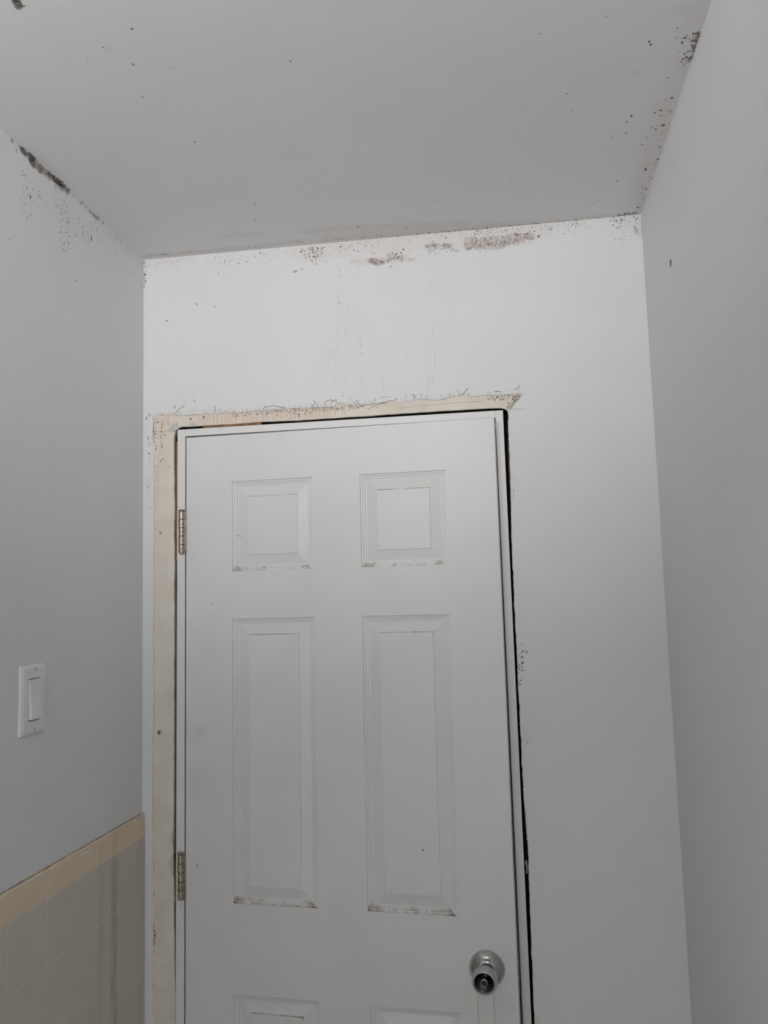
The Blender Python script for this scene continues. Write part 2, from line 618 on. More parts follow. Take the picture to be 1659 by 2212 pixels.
for u, v, r, mt in ((285, 62, 3, M_MOLD), (308, 210, 2.6, M_MOLD), (222, 102, 1.6, M_BROWNMOLD), (288, 139, 4, M_ORANGE), (189, 127, 2, M_GREYSPOT),
                    (421, 306, 3, M_ORANGE), (443, 346, 1.6, M_BROWNMOLD), (551, 440, 3, M_ORANGE), (551, 476, 3, M_ORANGE), (563, 463, 1.8, M_BROWNMOLD),
                    (228, 445, 1.6, M_BROWNMOLD), (628, 132, 2, M_MOLD), (944, 433, 2.4, M_BROWNMOLD), (847, 470, 2.6, M_ORANGE), (772, 490, 4, M_ORANGE),
                    (1104, 392, 2.2, M_BROWNMOLD), (1165, 73, 2, M_BROWNMOLD), (1310, 36, 1.6, M_BROWNMOLD), (1224, 203, 2, M_MOLD), (1237, 240, 2, M_BROWNMOLD),
                    (1402, 90, 2.6, M_MOLD), (1406, 96, 2.6, M_MOLD), (1394, 129, 1.8, M_GREYSPOT), (1364, 250, 3, M_MOLD), (1354, 263, 2.6, M_MOLD),
                    (1352, 287, 3, M_BROWNMOLD), (1323, 297, 2.2, M_BROWNMOLD), (1387, 312, 2.6, M_BROWNMOLD), (1333, 391, 2.6, M_MOLD), (1311, 391, 1.8, M_BROWNMOLD),
                    (1442, 168, 2, M_MOLD), (1451, 211, 4, M_BROWNMOLD), (1427, 238, 4, M_BROWNMOLD), (1414, 244, 3, M_BROWNMOLD), (1432, 270, 4.5, M_BROWNMOLD),
                    (1417, 279, 2.4, M_MOLD), (1424, 317, 4, M_PINKMOLD), (1421, 344, 4, M_BROWNMOLD), (1394, 365, 3, M_MOLD), (1393, 368, 2.4, M_MOLD),
                    (1396, 409, 3, M_BROWNMOLD), (1378, 448, 4, M_MOLD), (1230, 450, 1.8, M_BROWNMOLD), (1280, 441, 1.8, M_BROWNMOLD), (1293, 433, 1.6, M_BROWNMOLD),
                    (927, 482, 2.6, M_BROWNMOLD), (722, 494, 2.2, M_MOLD), (785, 497, 1.6, M_BROWNMOLD), (800, 502, 1.6, M_BROWNMOLD), (877, 492, 3, M_ORANGE)):
    a, b = cx(u, v)
    sc.add(a, b, r * .78 * PX, mt, r * .78 * PX * random.uniform(1.0, 1.5))
sc.cloud(cx, [(1500, 70), (1478, 150)], 7, 40, 1, 3, M_MOLD)
sc.cloud(cx, [(1480, 70), (1470, 110)], 10, 22, .8, 2.2, M_MOLD)
sc.cloud(cx, [(1455, 200), (1420, 310)], 16, 34, .7, 2, M_BROWNMOLD)
sc.cloud(cx, [(1400, 350), (1385, 440)], 9, 70, .7, 1.8, M_BROWNMOLD)
sc.cloud(cx, [(1398, 380), (1378, 455)], 12, 40, .6, 1.4, M_PINKMOLD)
sc.cloud(cx, [(1330, 466), (1382, 459)], 3, 34, 1, 3.4, M_MOLD)
sc.cloud(cx, [(840, 510), (1060, 492), (1250, 474)], 2.2, 60, 1, 3, M_BROWNMOLD)
sc.cloud(cx, [(700, 520), (840, 508)], 2.5, 30, .8, 2.4, M_BROWNMOLD)
sc.cloud(cx, [(700, 505), (1000, 487)], 10, 40, .5, 1.3, M_PINKMOLD)
sc.cloud(cx, [(320, 552), (420, 545), (560, 533)], 3, 26, .8, 2.6, M_PINKMOLD)
sc.cloud(cx, [(340, 550), (360, 549)], 3, 6, 1.5, 3.2, M_BROWNMOLD)
sc.cloud(cx, [(250, 60), (700, 400), (1200, 150)], 130, 40, .5, 1.2, M_GREYSPOT)
sc.link('mould_specks', ceil_slab)

# ------------------------------------------------------------------ right wall
wr = obj('wall_right', boxv(XR + .002, XR + WT, YN - WT, .12, 0, ZC + .05), BOXF, M_WHITEPLAIN)
tag(wr, 'bare white wall to the right of the door', 'wall', kind='structure')


def side_skin(name, x, y0, y1, z0, z1, n, k, mat, parent, flip, br=(), ti=(), bl=()):
    A, B = np.meshgrid(np.linspace(y0, y1, n), np.linspace(z0, z1, k), indexing='ij')
    P = np.stack([np.full_like(A, x), A, B], -1)
    return grid_obj(name, P, mat, parent, flip=flip, attrs={
        'brown': stroke_density(A, B, br), 'tint': stroke_density(A, B, ti), 'black': stroke_density(A, B, bl)})


side_skin('wall_paint', XR, YN, -1.25, 0, ZC + .002, 20, 40, M_SIDE, wr, False)
side_skin('wall_paint', XR, -1.25, .002, .0, ZC + .002, 260, 330, M_SIDE, wr, False,
          br=strokes_px(rx, [([(1388, 466), (1396, 440), (1410, 392)], 1, 4, .2)]),
          ti=strokes_px(rx, [([(1390, 462), (1425, 345), (1462, 225), (1500, 115)], 3, 9, .22)]),
          bl=strokes_px(rx, [([(1505, 100), (1500, 126)], 1, 4, .4)]))
sr = Specks(lambda a, b, o: (XR - o, a, b), .00015)
a, b = rx(1449, 569)
sr.add(a, b, 9 * PX, M_BLACK, 8.5 * PX)
for u, v, r, s in ((1440, 667, 1.2, 4), (1423, 1387, 2.2, 1), (1480, 826, 1.4, 3), (1460, 362, 1.4, 4), (1454, 545, 1, 2)):
    a, b = rx(u, v); sr.add(a, b, r * PX, M_PINKMOLD if v == 1387 else M_GREYSPOT, r * s * PX)
sr.cloud(rx, [(1395, 445), (1425, 345), (1455, 250)], 4, 40, .6, 1.5, M_PINKMOLD)
sr.link('mould_specks', wr)
# ------------------------------------------------------------------ left wall
wl = obj('wall_left', boxv(XL - WT, XL - .002, YN - WT, .12, 0, ZC + .05), BOXF, M_WHITEPLAIN)
tag(wl, 'white wall with light switch above a beige tiled wainscot', 'wall', kind='structure')
side_skin('wall_paint', XL, YN, -.95, 0, ZC + .002, 20, 40, M_SIDE, wl, True)
edge_line = [(45, 318), (60, 335), (72, 348), (95, 371), (120, 391), (140, 407), (147, 412)]
side_skin('wall_paint', XL, -.95, .002, 0, ZC + .002, 430, 760, M_SIDE, wl, True,
          br=strokes_px(lx, [(edge_line, 6, 8, .50), ([(66, 350)], 3, 6, .6), ([(98, 373)], 3, 6, .55), ([(120, 402), (138, 412)], 3, 5, .5),
                             ([(170, 432), (190, 452), (213, 472)], 2, 6, .42), ([(5, 290)], 2, 4, .3), ([(22, 300), (32, 308)], 3, 5, .4)]),
          ti=strokes_px(lx, [([(5, 310)], 5, 20, .15), ([(230, 490), (305, 562)], 4, 14, .10), ([(305, 565), (307, 620)], 1, 6, .15), ([(2, 1930), (308, 1757)], 1, 3, .3)]),
          bl=strokes_px(lx, [(edge_line, 4, 7, .60), ([(46, 320), (72, 350)], 4, 7, .80), ([(66, 340), (74, 350)], 2, 5, .9), ([(100, 376), (112, 382)], 1, 3, .6), ([(104, 374), (122, 390), (142, 406)], 2, 5, .95),
                             ([(150, 416), (163, 427)], 2, 6, .46), ([(172, 434), (190, 450)], 3, 7, .48), ([(196, 456), (214, 472)], 3, 7, .54),
                             ([(22, 300), (32, 309)], 2, 5, .42), ([(9, 292)], 2, 4, .38)]))
sl = Specks(lambda a, b, o: (XL + o, a, b), .00015)
sl.cloud(lx, [(52, 385), (62, 430), (58, 470)], 10, 34, .5, 1.5, M_MOLD, 2.0)
sl.cloud(lx, [(70, 400), (85, 440)], 14, 30, .5, 1.2, M_GREYSPOT, 1.8)
sl.cloud(lx, [(75, 405), (90, 440)], 9, 16, .5, 1.3, M_MOLD, 1.8)
sl.cloud(lx, [(130, 440), (140, 470), (148, 500)], 15, 95, .4, 1.35, M_MOLD, 1.5)
sl.cloud(lx, [(125, 430), (150, 480)], 20, 70, .5, 1.2, M_GREYSPOT, 1.5)
sl.cloud(lx, [(170, 490), (190, 520)], 12, 34, .5, 1.5, M_MOLD, 1.6)
sl.cloud(lx, [(135, 520), (145, 540)], 9, 20, .5, 1.5, M_MOLD, 1.6)
sl.cloud(lx, [(205, 480), (250, 520), (285, 545)], 8, 24, .6, 1.7, M_MOLD, 1.4)
sl.cloud(lx, [(190, 475), (225, 515)], 10, 14, .7, 2, M_BROWNMOLD, 1.4)
sl.cloud(lx, [(30, 480), (120, 560), (200, 600)], 40, 36, .5, 1.2, M_GREYSPOT, 1.5)
for u, v, r, s in ((197, 515, 2, 3), (148, 526, 1.7, 1.4), (66, 425, 1.6, 2.6), (165, 607, 1.6, 1.4), (222, 480, 3, 1.4), (248, 547, 2, 1.1), (21, 517, 1.4, 1.2), (287, 590, 1.4, 1.4), (180, 455, 1.4, 1), (35, 327, 1, 6)):
    a, b = lx(u, v); sl.add(a, b, r * PX, M_MOLD, r * s * PX)
sl.link('mould_specks', wl)

# tiles: one object each, sharing mesh data
TILE, TILE_H, PITCH, THK = .1080, .1031, .1095, .0065
TOPZ, T1 = 1.2495, 1.2015
grout = obj('grout_bed', boxv(XL - .001, XL + THK - .0003, YN, -.002, 0, TOPZ - .004), BOXF, M_GROUT, wl)  # grout lies just behind the tile faces


def tile_mesh(name, w, h, mat, bull=False):
    import bmesh
    bm = bmesh.new()
    vs = [bm.verts.new(v) for v in boxv(0, THK, -w, 0, -h, 0)]
    for q in BOXF:
        bm.faces.new([vs[i] for i in q])
    bm.edges.ensure_lookup_table()
    front = [e for e in bm.edges if all(abs(v.co.x - THK) < 1e-6 for v in e.verts)]
    if bull:
        top = [e for e in front if all(abs(v.co.z) < 1e-6 for v in e.verts)]
        bmesh.ops.bevel(bm, geom=top, offset=.0055, segments=4, profile=.5, affect='EDGES')
        rest = [e for e in bm.edges if all(abs(v.co.x - THK) < 1e-6 for v in e.verts)]
        bmesh.ops.bevel(bm, geom=rest, offset=.0014, segments=1, affect='EDGES')
    else:
        bmesh.ops.bevel(bm, geom=front, offset=.0008, segments=2, profile=.5, affect='EDGES')
    me = bpy.data.meshes.new(name)
    bm.to_mesh(me); bm.free()
    me.materials.append(mat)
    return me


me_full = tile_mesh('tile', TILE, TILE_H, M_TILE)
me_cut = tile_mesh('tile', .0455, TILE_H, M_TILE)
me_bull = tile_mesh('bullnose_tile', .1523, TOPZ - T1 - .0012, M_BULL, True)
me_bullcut = tile_mesh('bullnose_tile', .0605, TOPZ - T1 - .0012, M_BULL, True)


def put(name, me, y, z):
    o = bpy.data.objects.new(name, me)
    o.location = (XL, y, z)
    col.objects.link(o)
    o.parent = wl
    return o


z = T1
row = 0
while z > .02:
    put('tile', me_cut, -.0012, z)
    y = -.0472
    while y > YN + .11:
        put('tile', me_full, y, z)
        y -= PITCH
    z -= .1046
    row += 1
put('bullnose_tile', me_bullcut, -.0012, TOPZ)
y = -.0627
while y > YN + .16:
    put('bullnose_tile', me_bull, y, TOPZ)
    y -= .1535
# paint slopped over the bullnose and grime on its top line
sb = Specks(lambda a, b, o: (XL + THK + o, a, b), .0003)
p0 = lx(166, 1843); p1 = lx(191, 1829)
for t in np.linspace(0, 1, 14):
    sb.add(p0[0] + (p1[0] - p0[0]) * t, p0[1] + (p1[1] - p0[1]) * t - .004, random.uniform(.002, .0042), M_PAINTFLAKE, random.uniform(.0014, .0026))
sb.link('paint_smear', wl)
sg = Specks(lambda a, b, o: (XL + a, b, TOPZ + .0006), .0003)
for k in range(150):
    sg.add(.0012 + random.random() * .0012, -.002 - random.random() * .62, .0007, random.choice((M_BROWNMOLD, M_PINKMOLD, M_BROWNMOLD)), random.uniform(.002, .007))
sg.link('grime_line', wl)

# ------------------------------------------------------------------ back wall: plaster base, paint skin, ragged door opening
PAINT = .0016      # thickness of the paint skin over the plaster
def backline(pts):
    return [bx(*p) for p in pts]


openL_pts = [(q[1], q[0]) for q in backline([(384, 921), (379, 930), (375, 945), (375, 1000), (376, 1100), (376, 1300), (375.5, 1500), (375, 1740), (374.5, 1790), (373.5, 1835), (373, 1860), (375, 1900), (375, 2000), (377, 2100), (378, 2212), (378, 2500)])]
openT_pts = backline([(372, 925), (384, 923), (398, 921.5), (440, 919), (500, 915.5), (560, 911), (640, 908), (700, 904), (780, 899), (880, 892), (1000, 884.5), (1070, 881), (1084, 881), (1093, 884), (1098, 890)])
openR_pts = [(q[1], q[0]) for q in backline([(1090, 882), (1095, 886), (1098, 893), (1098, 950), (1101, 1000), (1104, 1100), (1105, 1150), (1107, 1220), (1113, 1350), (1117, 1430), (1125, 1600), (1131, 1730), (1136, 1770), (1141, 1860), (1142, 1900), (1146, 2000), (1150, 2100), (1154, 2212), (1158, 2400)])]
zTL = bx(375, 925)[1]; zTR = bx(1096, 888)[1]
ZSPLIT = .5 * (zTL + zTR)


def openL(z): return poly_interp(z, openL_pts) + .0009 * vnoise(z, 60, 3) + .0007 * vnoise(z, 260, 4)
def openR(z): return poly_interp(z, openR_pts) + .0008 * vnoise(z, 50, 5) + .0008 * vnoise(z, 240, 6)
def openT(x): return poly_interp(x, openT_pts) + .0006 * vnoise(x, 60, 7) + .0004 * vnoise(x, 300, 8)


paintL_pts = [(q[1], q[0]) for q in backline([(330, 880), (330, 900), (331, 915), (328, 950), (331, 965), (332, 1000), (333, 1200), (332, 1320), (331, 1360), (332, 1500), (331, 1580), (329, 1600), (329, 1740), (330, 1800), (331, 1900), (331, 2000), (330, 2020), (331, 2212), (331, 2500)])]
paintT_pts = backline([(310, 900), (330, 897), (345, 895), (400, 897), (440, 894), (500, 891), (560, 888), (620, 882), (660, 881), (700, 879), (722, 877), (728, 870), (741, 869), (748, 876), (800, 873), (815, 869), (835, 866), (855, 863), (862, 869), (885, 866), (897, 861), (940, 864), (980, 857), (1005, 852), (1020, 856), (1060, 854), (1100, 852), (1131, 850)])
XBAND1, ZBAND1 = bx(1131, 851)          # pointed right-hand end of the bare band
XCORN, ZCORN = bx(1099, 889)


def paintL(z): return poly_interp(z, paintL_pts) + .0011 * vnoise(z, 45, 9) + .0008 * vnoise(z, 240, 10)
def paintT(x): return poly_interp(x, paintT_pts) + .0016 * vnoise(x, 40, 11) + .0013 * vnoise(x, 200, 12)


wb_ = obj('wall_back', boxv(XL - WT, XR + WT, .03, .115, 2.12, ZC + .05), BOXF, M_PLASTER)
tag(wb_, 'white wall around the door with mould and peeled paint', 'wall', kind='structure')
obj('wall_core', boxv(XL - WT, -.075, .03, .115, 0, 2.12), BOXF, M_PLASTER, wb_)
obj('wall_core', boxv(.745, XR + WT, .03, .115, 0, 2.12), BOXF, M_PLASTER, wb_)

# plaster board (cream), front face at y = PAINT, ragged edge turned back 14 mm
def sheet(name, X, Z, Y, mat, parent, flip, attrs=None):
    return grid_obj(name, np.stack([X, Y, Z], -1), mat, parent, flip=flip, attrs=attrs)


pl_black = strokes_px(bx, [([(338, 905), (345, 900), (400, 900), (500, 893)], 1, 6, .26), ([(500, 895), (560, 891), (640, 885), (740, 881)], 1, 6, .42),
                           ([(740, 880), (800, 876), (835, 874)], 1, 6, .40), ([(835, 880), (1040, 862)], 0, 3, .22), ([(1050, 858), (1080, 860), (1125, 853)], 1, 6, .40),
                           ([(1122, 855), (1108, 872), (1100, 882)], 3, 8, .42), ([(338, 905), (336, 950), (338, 1010)], 3, 8, .26), ([(350, 915), (352, 1000)], 2, 6, .26),
                           ([(1096, 868), (1085, 876)], 2, 5, .36), ([(331, 2020), (333, 2010), (330, 2040)], 1, 4, .5), ([(331, 1740), (330, 1900)], 0, 4, .32), ([(330, 1900), (331, 2212)], 0, 5, .24)])
pl_tint = strokes_px(bx, [([(345, 905), (360, 930), (350, 1000)], 6, 14, .22), ([(420, 905), (560, 900), (700, 890)], 8, 8, .22)])


def dens(X, Z):
    return {'black': stroke_density(X, Z, pl_black), 'tint': stroke_density(X, Z, pl_tint)}



# upper piece: columns over x, rows from the opening top to above the paint edge
xs = np.arange(XL, XR, .0022)
top_edge = np.where((xs > openL_pts[0][1] - .02) & (xs < XCORN + .002), openT(xs), ZSPLIT)
inside = (xs > poly_interp(ZSPLIT, openL_pts)) & (xs < poly_interp(ZSPLIT, openR_pts))
top_edge = np.where(inside, openT(xs), ZSPLIT)
rows = np.linspace(0, 1, 30)
X = np.repeat(xs[:, None], 32, 1)
Z = np.zeros_like(X); Y = np.full_like(X, PAINT)
Z[:, 0] = top_edge + np.where(inside, .0015, -.002); Y[:, 0] = np.where(inside, .016, PAINT)
Z[:, 1] = top_edge - np.where(inside, 0, .001); Y[:, 1] = np.where(inside, .004, PAINT)
Z[:, 2:] = top_edge[:, None] + (2.14 - top_edge[:, None]) * (rows[None, :] ** 1.3)
sheet('bare_plaster_head', X, Z, Y, M_PLASTER, wb_, False, dens(X, Z))
# left strip
zs = np.arange(0, ZSPLIT + .001, .003)
L_ = openL(zs)
cols = np.linspace(0, 1, 22)
X = np.zeros((len(zs), 24)); Z = np.repeat(zs[:, None], 24, 1); Y = np.full_like(X, PAINT)
X[:, :22] = XL + (L_[:, None] - XL) * cols[None, :]
X[:, 22] = L_ ; Y[:, 22] = .004
X[:, 23] = L_ - .001; Y[:, 23] = .016
sheet('bare_plaster_strip', X, Z, Y, M_PLASTER, wb_, True, dens(X, Z))
# right strip (thin, mostly under paint)
R_ = openR(zs)
X = np.zeros((len(zs), 5)); Z = np.repeat(zs[:, None], 5, 1); Y = np.full_like(X, PAINT)
X[:, 0] = R_ + .001; Y[:, 0] = .016
X[:, 1] = R_; Y[:, 1] = .004
X[:, 2] = R_; X[:, 3] = R_ + .02; X[:, 4] = R_ + .06
sheet('bare_plaster_strip', X, Z, Y, M_PLASTER, wb_, True, dens(X, Z))

# paint skin with mould
br = strokes_px(bx, [
    ([(652, 543)], 2, 5, .36), ([(672, 540), (684, 548), (676, 555)], 8, 14, .30), ([(674, 538)], 2, 5, .5),
    ([(700, 532), (745, 528), (830, 518)], 8, 16, .15), ([(736, 535)], 2, 5, .3), ([(762, 565), (790, 562)], 2, 8, .30), ([(798, 564), (812, 568), (826, 566)], 3, 8, .62), ([(832, 566), (850, 560), (868, 556)], 2, 8, .56),
    ([(804, 546)], 3, 5, .46), ([(840, 551), (852, 546), (860, 548)], 2, 7, .40), ([(884, 558), (892, 560)], 2, 6, .46), ([(908, 554)], 2, 5, .36), ([(858, 525), (855, 540)], 4, 10, .22),
    ([(915, 532), (930, 530), (955, 528), (975, 530)], 2, 7, .52), ([(925, 540), (960, 536)], 3, 8, .30), ([(978, 537), (990, 542)], 2, 6, .48), ([(940, 504), (960, 510)], 8, 18, .14), ([(945, 520), (948, 500)], 4, 8, .18),
    ([(1010, 536), (1040, 532), (1080, 529), (1120, 522), (1140, 514)], 4, 8, .52), ([(1012, 525), (1050, 524), (1100, 516), (1146, 511)], 8, 9, .47),
    ([(1056, 520), (1060, 518)], 2, 6, .52), ([(1085, 526), (1105, 520)], 3, 6, .54), ([(1142, 511), (1148, 514)], 2, 5, .56), ([(1163, 511)], 2, 4, .58), ([(1010, 509), (1060, 505), (1150, 497)], 9, 12, .20),
    ([(996, 505)], 2, 6, .38), ([(1062, 495)], 2, 6, .36), ([(1052, 508)], 3, 6, .36), ([(1110, 504)], 4, 8, .32), ([(1147, 500)], 4, 8, .32), ([(1128, 484)], 4, 8, .24), ([(940, 504)], 3, 5, .3),
    ([(1190, 493), (1197, 491)], 2, 6, .40), ([(1211, 508)], 2, 4, .34), ([(1186, 505)], 3, 8, .16), ([(1242, 478)], 3, 6, .28),
    ([(1371, 490), (1373, 498), (1377, 503)], 2, 5, .48), ([(1376, 470), (1382, 478)], 2, 6, .30), ([(312, 562), (312, 590)], 1, 5, .34),
    ([(650, 541), (1170, 490)], 4, 22, .09), ([(992, 521)], 9, 5, -.8), ([(992, 527)], 7, 5, -.8)])
ti = strokes_px(bx, [([(650, 545), (800, 528), (1000, 512), (1170, 497)], 14, 18, .16), ([(315, 565), (420, 556)], 5, 14, .12), ([(1350, 475), (1381, 478), (1378, 505)], 4, 14, .16),
                     ([(760, 566), (880, 556)], 5, 8, .26), ([(1010, 525), (1140, 512)], 4, 20, .22), ([(334, 893), (700, 880), (1130, 851)], 1, 5, .16)])
bl = strokes_px(bx, [([(1334, 480)], 2, 5, .36), ([(1337, 483)], 2, 4, .44), ([(1342, 472)], 2, 5, .40), ([(1334, 494)], 1, 4, .5), ([(1347, 487)], 1, 3, .4), ([(1372, 497)], 1, 4, .2), ([(1101, 519), (1110, 522)], 3, 6, .22), ([(1140, 511)], 3, 6, .25), ([(813, 566), (845, 560)], 2, 6, .2)])


def pdens(X, Z):
    return {'brown': stroke_density(X, Z, br), 'tint': stroke_density(X, Z, ti), 'black': stroke_density(X, Z, bl)}


def curl(x):
    return .0007 * np.maximum(0, vnoise(x, 28, 21) + .1) + .0004 * np.maximum(0, vnoise(x, 120, 22))


# upper field: from the peeled edge (or the split line) to the ceiling
xs = np.arange(XL, XR + .001, .0018)
e = np.where(xs < paintL_pts[0][1], ZSPLIT, np.where(xs < XBAND1, paintT(np.minimum(xs, XBAND1)), ZSPLIT))
e = np.where(xs < paintL(np.array([ZSPLIT]))[0], ZSPLIT, e)
diag = (xs > XCORN) & (xs <= XBAND1)
def layer_rows(e, ztop):
    a = np.array([0, .0008, .002, .004, .007, .011, .016])
    b = np.linspace(.022, 1, 60)
    return a, b
nA = 8; nB = 70; nC = 90
Zs = np.zeros((len(xs), nA + nB + nC)); Ys = np.zeros_like(Zs); Xs = np.repeat(xs[:, None], nA + nB + nC, 1)
off = np.array([0, 0, .0008, .002, .004, .007, .011, .016])
Zs[:, :nA] = e[:, None] + off[None, :]
Zs[:, 0] -= .0006
lift = curl(xs)
fall = np.clip(1 - off / .012, 0, 1) ** 1.5
edge_here = (xs > paintL(np.array([ZSPLIT]))[0]) & (xs < XBAND1)
Ys[:, :nA] = -(lift * edge_here)[:, None] * fall[None, :]
Ys[:, 0] = np.where(edge_here, PAINT - .0002, 0)
ZB = 2.255
t = np.linspace(0, 1, nB + 1)[1:]
Zs[:, nA:nA + nB] = (e + .016)[:, None] + (ZB - e - .016)[:, None] * t[None, :]
Zs[:, nA + nB:] = np.linspace(ZB, ZC + .001, nC + 1)[1:][None, :]
sheet('peeling_wall_paint', Xs, Zs, Ys, M_WALL, wb_, False, pdens(Xs, Zs))
# left strip of paint
zs = np.arange(0, ZSPLIT + .0005, .002)
pl = paintL(zs)
cols = np.array([0, .3, .6, .8, .92, 1])
X = np.zeros((len(zs), 7)); Z = np.repeat(zs[:, None], 7, 1); Y = np.zeros_like(X)
X[:, :6] = XL + (pl[:, None] - XL) * cols[None, :]
Y[:, 5] = -.0005 * np.maximum(0, vnoise(zs, 60, 31)); Y[:, 4] = Y[:, 5] * .5
X[:, 6] = pl; Y[:, 6] = PAINT - .0002
sheet('peeling_wall_paint', X, Z, Y, M_WALL, wb_, True, pdens(X, Z))
# right field of paint: below the split line, up to the ragged opening; the bare corner is a diagonal
zs = np.arange(0, ZSPLIT + .0005, .0025)
Rz = openR(zs) + .0002
dd = np.clip((zs - ZCORN) / (ZBAND1 - ZCORN), 0, 1)
Rz = np.where(zs > ZCORN, XCORN + (XBAND1 - XCORN) * dd + .0012 * vnoise(zs, 120, 33), Rz)
t = np.linspace(0, 1, 60) ** 1.2
X = np.zeros((len(zs), 62)); Z = np.repeat(zs[:, None], 62, 1); Y = np.zeros_like(X)
X[:, 0] = Rz; Y[:, 0] = .012
X[:, 1] = Rz; Y[:, 1] = .0012
X[:, 2:] = Rz[:, None] + .0006 + (XR - Rz[:, None] - .0006) * t[None, :]
sheet('peeling_wall_paint', X, Z, Y, M_WALL, wb_, True, pdens(X, Z))
# the bit of paint between the split line and the band end, closing the diagonal above the split
zz_ = np.linspace(ZSPLIT, ZBAND1, 24)
lft = XCORN + (XBAND1 - XCORN) * (zz_ - ZCORN) / (ZBAND1 - ZCORN) + .0010 * vnoise(zz_, 120, 33)
tt = np.linspace(0, 1, 12)
X = np.zeros((24, 13)); Z = np.repeat(zz_[:, None], 13, 1); Y = np.full_like(X, -.00015)
X[:, 0] = lft; Y[:, 0] = PAINT - .0003
X[:, 1:] = lft[:, None] + (XBAND1 + .004 - lft[:, None]) * tt[None, :]
sheet('peeling_wall_paint', X, Z, Y, M_WALL, wb_, True, pdens(X, Z))

# mould specks, cracks and drip marks on the back wall
sp = Specks(lambda a, b, o: (a, -o, b), .00016)
sp.cloud(bx, [(675, 540), (682, 556)], 11, 70, .8, 2.3, M_BROWNMOLD)
sp.cloud(bx, [(700, 532), (760, 528), (830, 518)], 9, 70, .5, 1.6, M_PINKMOLD)
sp.cloud(bx, [(650, 540), (820, 524)], 8, 40, .6, 1.6, M_BROWNMOLD)
sp.cloud(bx, [(800, 566), (870, 557)], 5, 70, .6, 2.0, M_BROWNMOLD)
sp.cloud(bx, [(840, 548), (862, 548)], 4, 24, .6, 1.6, M_BROWNMOLD)
sp.cloud(bx, [(915, 532), (975, 529)], 4, 60, .6, 1.9, M_BROWNMOLD)
sp.cloud(bx, [(920, 540), (985, 540)], 5, 50, .5, 1.5, M_PINKMOLD)
sp.cloud(bx, [(1010, 530), (1080, 524), (1145, 510)], 8, 190, .6, 2.0, M_BROWNMOLD)
sp.cloud(bx, [(1010, 532), (1140, 514)], 8, 120, .6, 1.8, M_PINKMOLD)
sp.cloud(bx, [(1015, 506), (1060, 503), (1150, 496)], 9, 70, .6, 1.8, M_MOLD)
sp.cloud(bx, [(880, 510), (1150, 488)], 10, 80, .5, 1.5, M_BROWNMOLD)
sp.cloud(bx, [(1160, 490), (1260, 484)], 9, 90, .5, 1.4, M_MOLD)
sp.cloud(bx, [(1235, 478), (1250, 480)], 5, 20, .6, 1.6, M_BROWNMOLD)
sp.cloud(bx, [(1325, 480), (1345, 478)], 9, 26, .7, 1.8, M_MOLD)
sp.cloud(bx, [(1372, 485), (1378, 500)], 6, 26, .6, 1.6, M_BROWNMOLD)
sp.cloud(bx, [(1375, 468), (1382, 480)], 5, 20, .6, 1.8, M_MOLD)
sp.cloud(bx, [(1345, 505), (1350, 520)], 7, 8, .6, 1.2, M_MOLD)
sp.cloud(bx, [(345, 565), (382, 562)], 9, 60, .5, 1.2, M_PINKMOLD)
sp.cloud(bx, [(315, 570), (330, 590)], 7, 24, .5, 1.4, M_PINKMOLD)
sp.cloud(bx, [(312, 562), (313, 620)], 1.5, 24, .7, 2, M_BROWNMOLD, 1.6)
sp.cloud(bx, [(440, 563), (520, 555)], 10, 46, .5, 1.4, M_PINKMOLD)
sp.cloud(bx, [(460, 565), (570, 548)], 12, 30, .5, 1.3, M_BROWNMOLD)
sp.cloud(bx, [(560, 550), (660, 545)], 10, 40, .5, 1.2, M_PINKMOLD)
for u, v, r, mt in ((425, 657, 3, M_ORANGE), (425, 657, 2, M_BROWNMOLD), (464, 662, 2.6, M_ORANGE), (360, 693, 2, M_MOLD), (636, 587, 2.4, M_MOLD), (640, 585, 2, M_MOLD), (652, 581, 1.6, M_MOLD), (472, 591, 1.4, M_MOLD),
                    (562, 546, 2.4, M_BROWNMOLD), (651, 544, 2.8, M_BROWNMOLD), (486, 563, 1.8, M_BROWNMOLD), (515, 569, 1.6, M_MOLD), (866, 546, 2.2, M_MOLD), (871, 539, 2.2, M_MOLD), (963, 514, 2.2, M_MOLD),
                    (1163, 511, 3.2, M_BROWNMOLD), (420, 866, 1.8, M_MOLD), (736, 533, 2.6, M_MOLD), (765, 541, 1.8, M_MOLD), (1009, 729, 1, M_GREYSPOT), (928, 612, 1.6, M_ORANGE), (928, 636, 1.4, M_GREYSPOT), (857, 682, 1.2, M_GREYSPOT), (1034, 776, 1, M_GREYSPOT)):
    a, b = bx(u, v); sp.add(a, b, r * PX, mt)
for pts, n, s in (([(732, 560), (733, 640), (728, 700), (726, 760), (726, 860)], 120, 3), ([(748, 650), (750, 720), (746, 800), (742, 860)], 70, 3.5), ([(778, 700), (780, 760), (783, 850)], 50, 2),
                  ([(830, 790), (828, 860)], 30, 2), ([(935, 640), (932, 700), (940, 740), (938, 790), (935, 860)], 70, 2), ([(922, 720), (922, 800), (926, 860)], 40, 1.5), ([(877, 750), (879, 785)], 12, 2),
                  ([(715, 740), (716, 790)], 16, 4), ([(1345, 515), (1340, 540)], 8, 2), ([(1343, 640), (1342, 660)], 6, 1.5), ([(1376, 625), (1376, 700)], 6, 3)):
    sp.cloud(bx, pts, s, n, .35, .95, M_GREYSPOT, 1.5)
sp.cloud(bx, [(330, 640), (520, 760), (640, 800)], 70, 26, .3, .7, M_GREYSPOT)
sp.cloud(bx, [(340, 870), (420, 860)], 12, 40, .5, 1.1, M_GREYSPOT)
sp.cloud(bx, [(410, 840), (425, 860)], 6, 8, .5, 1.3, M_MOLD)
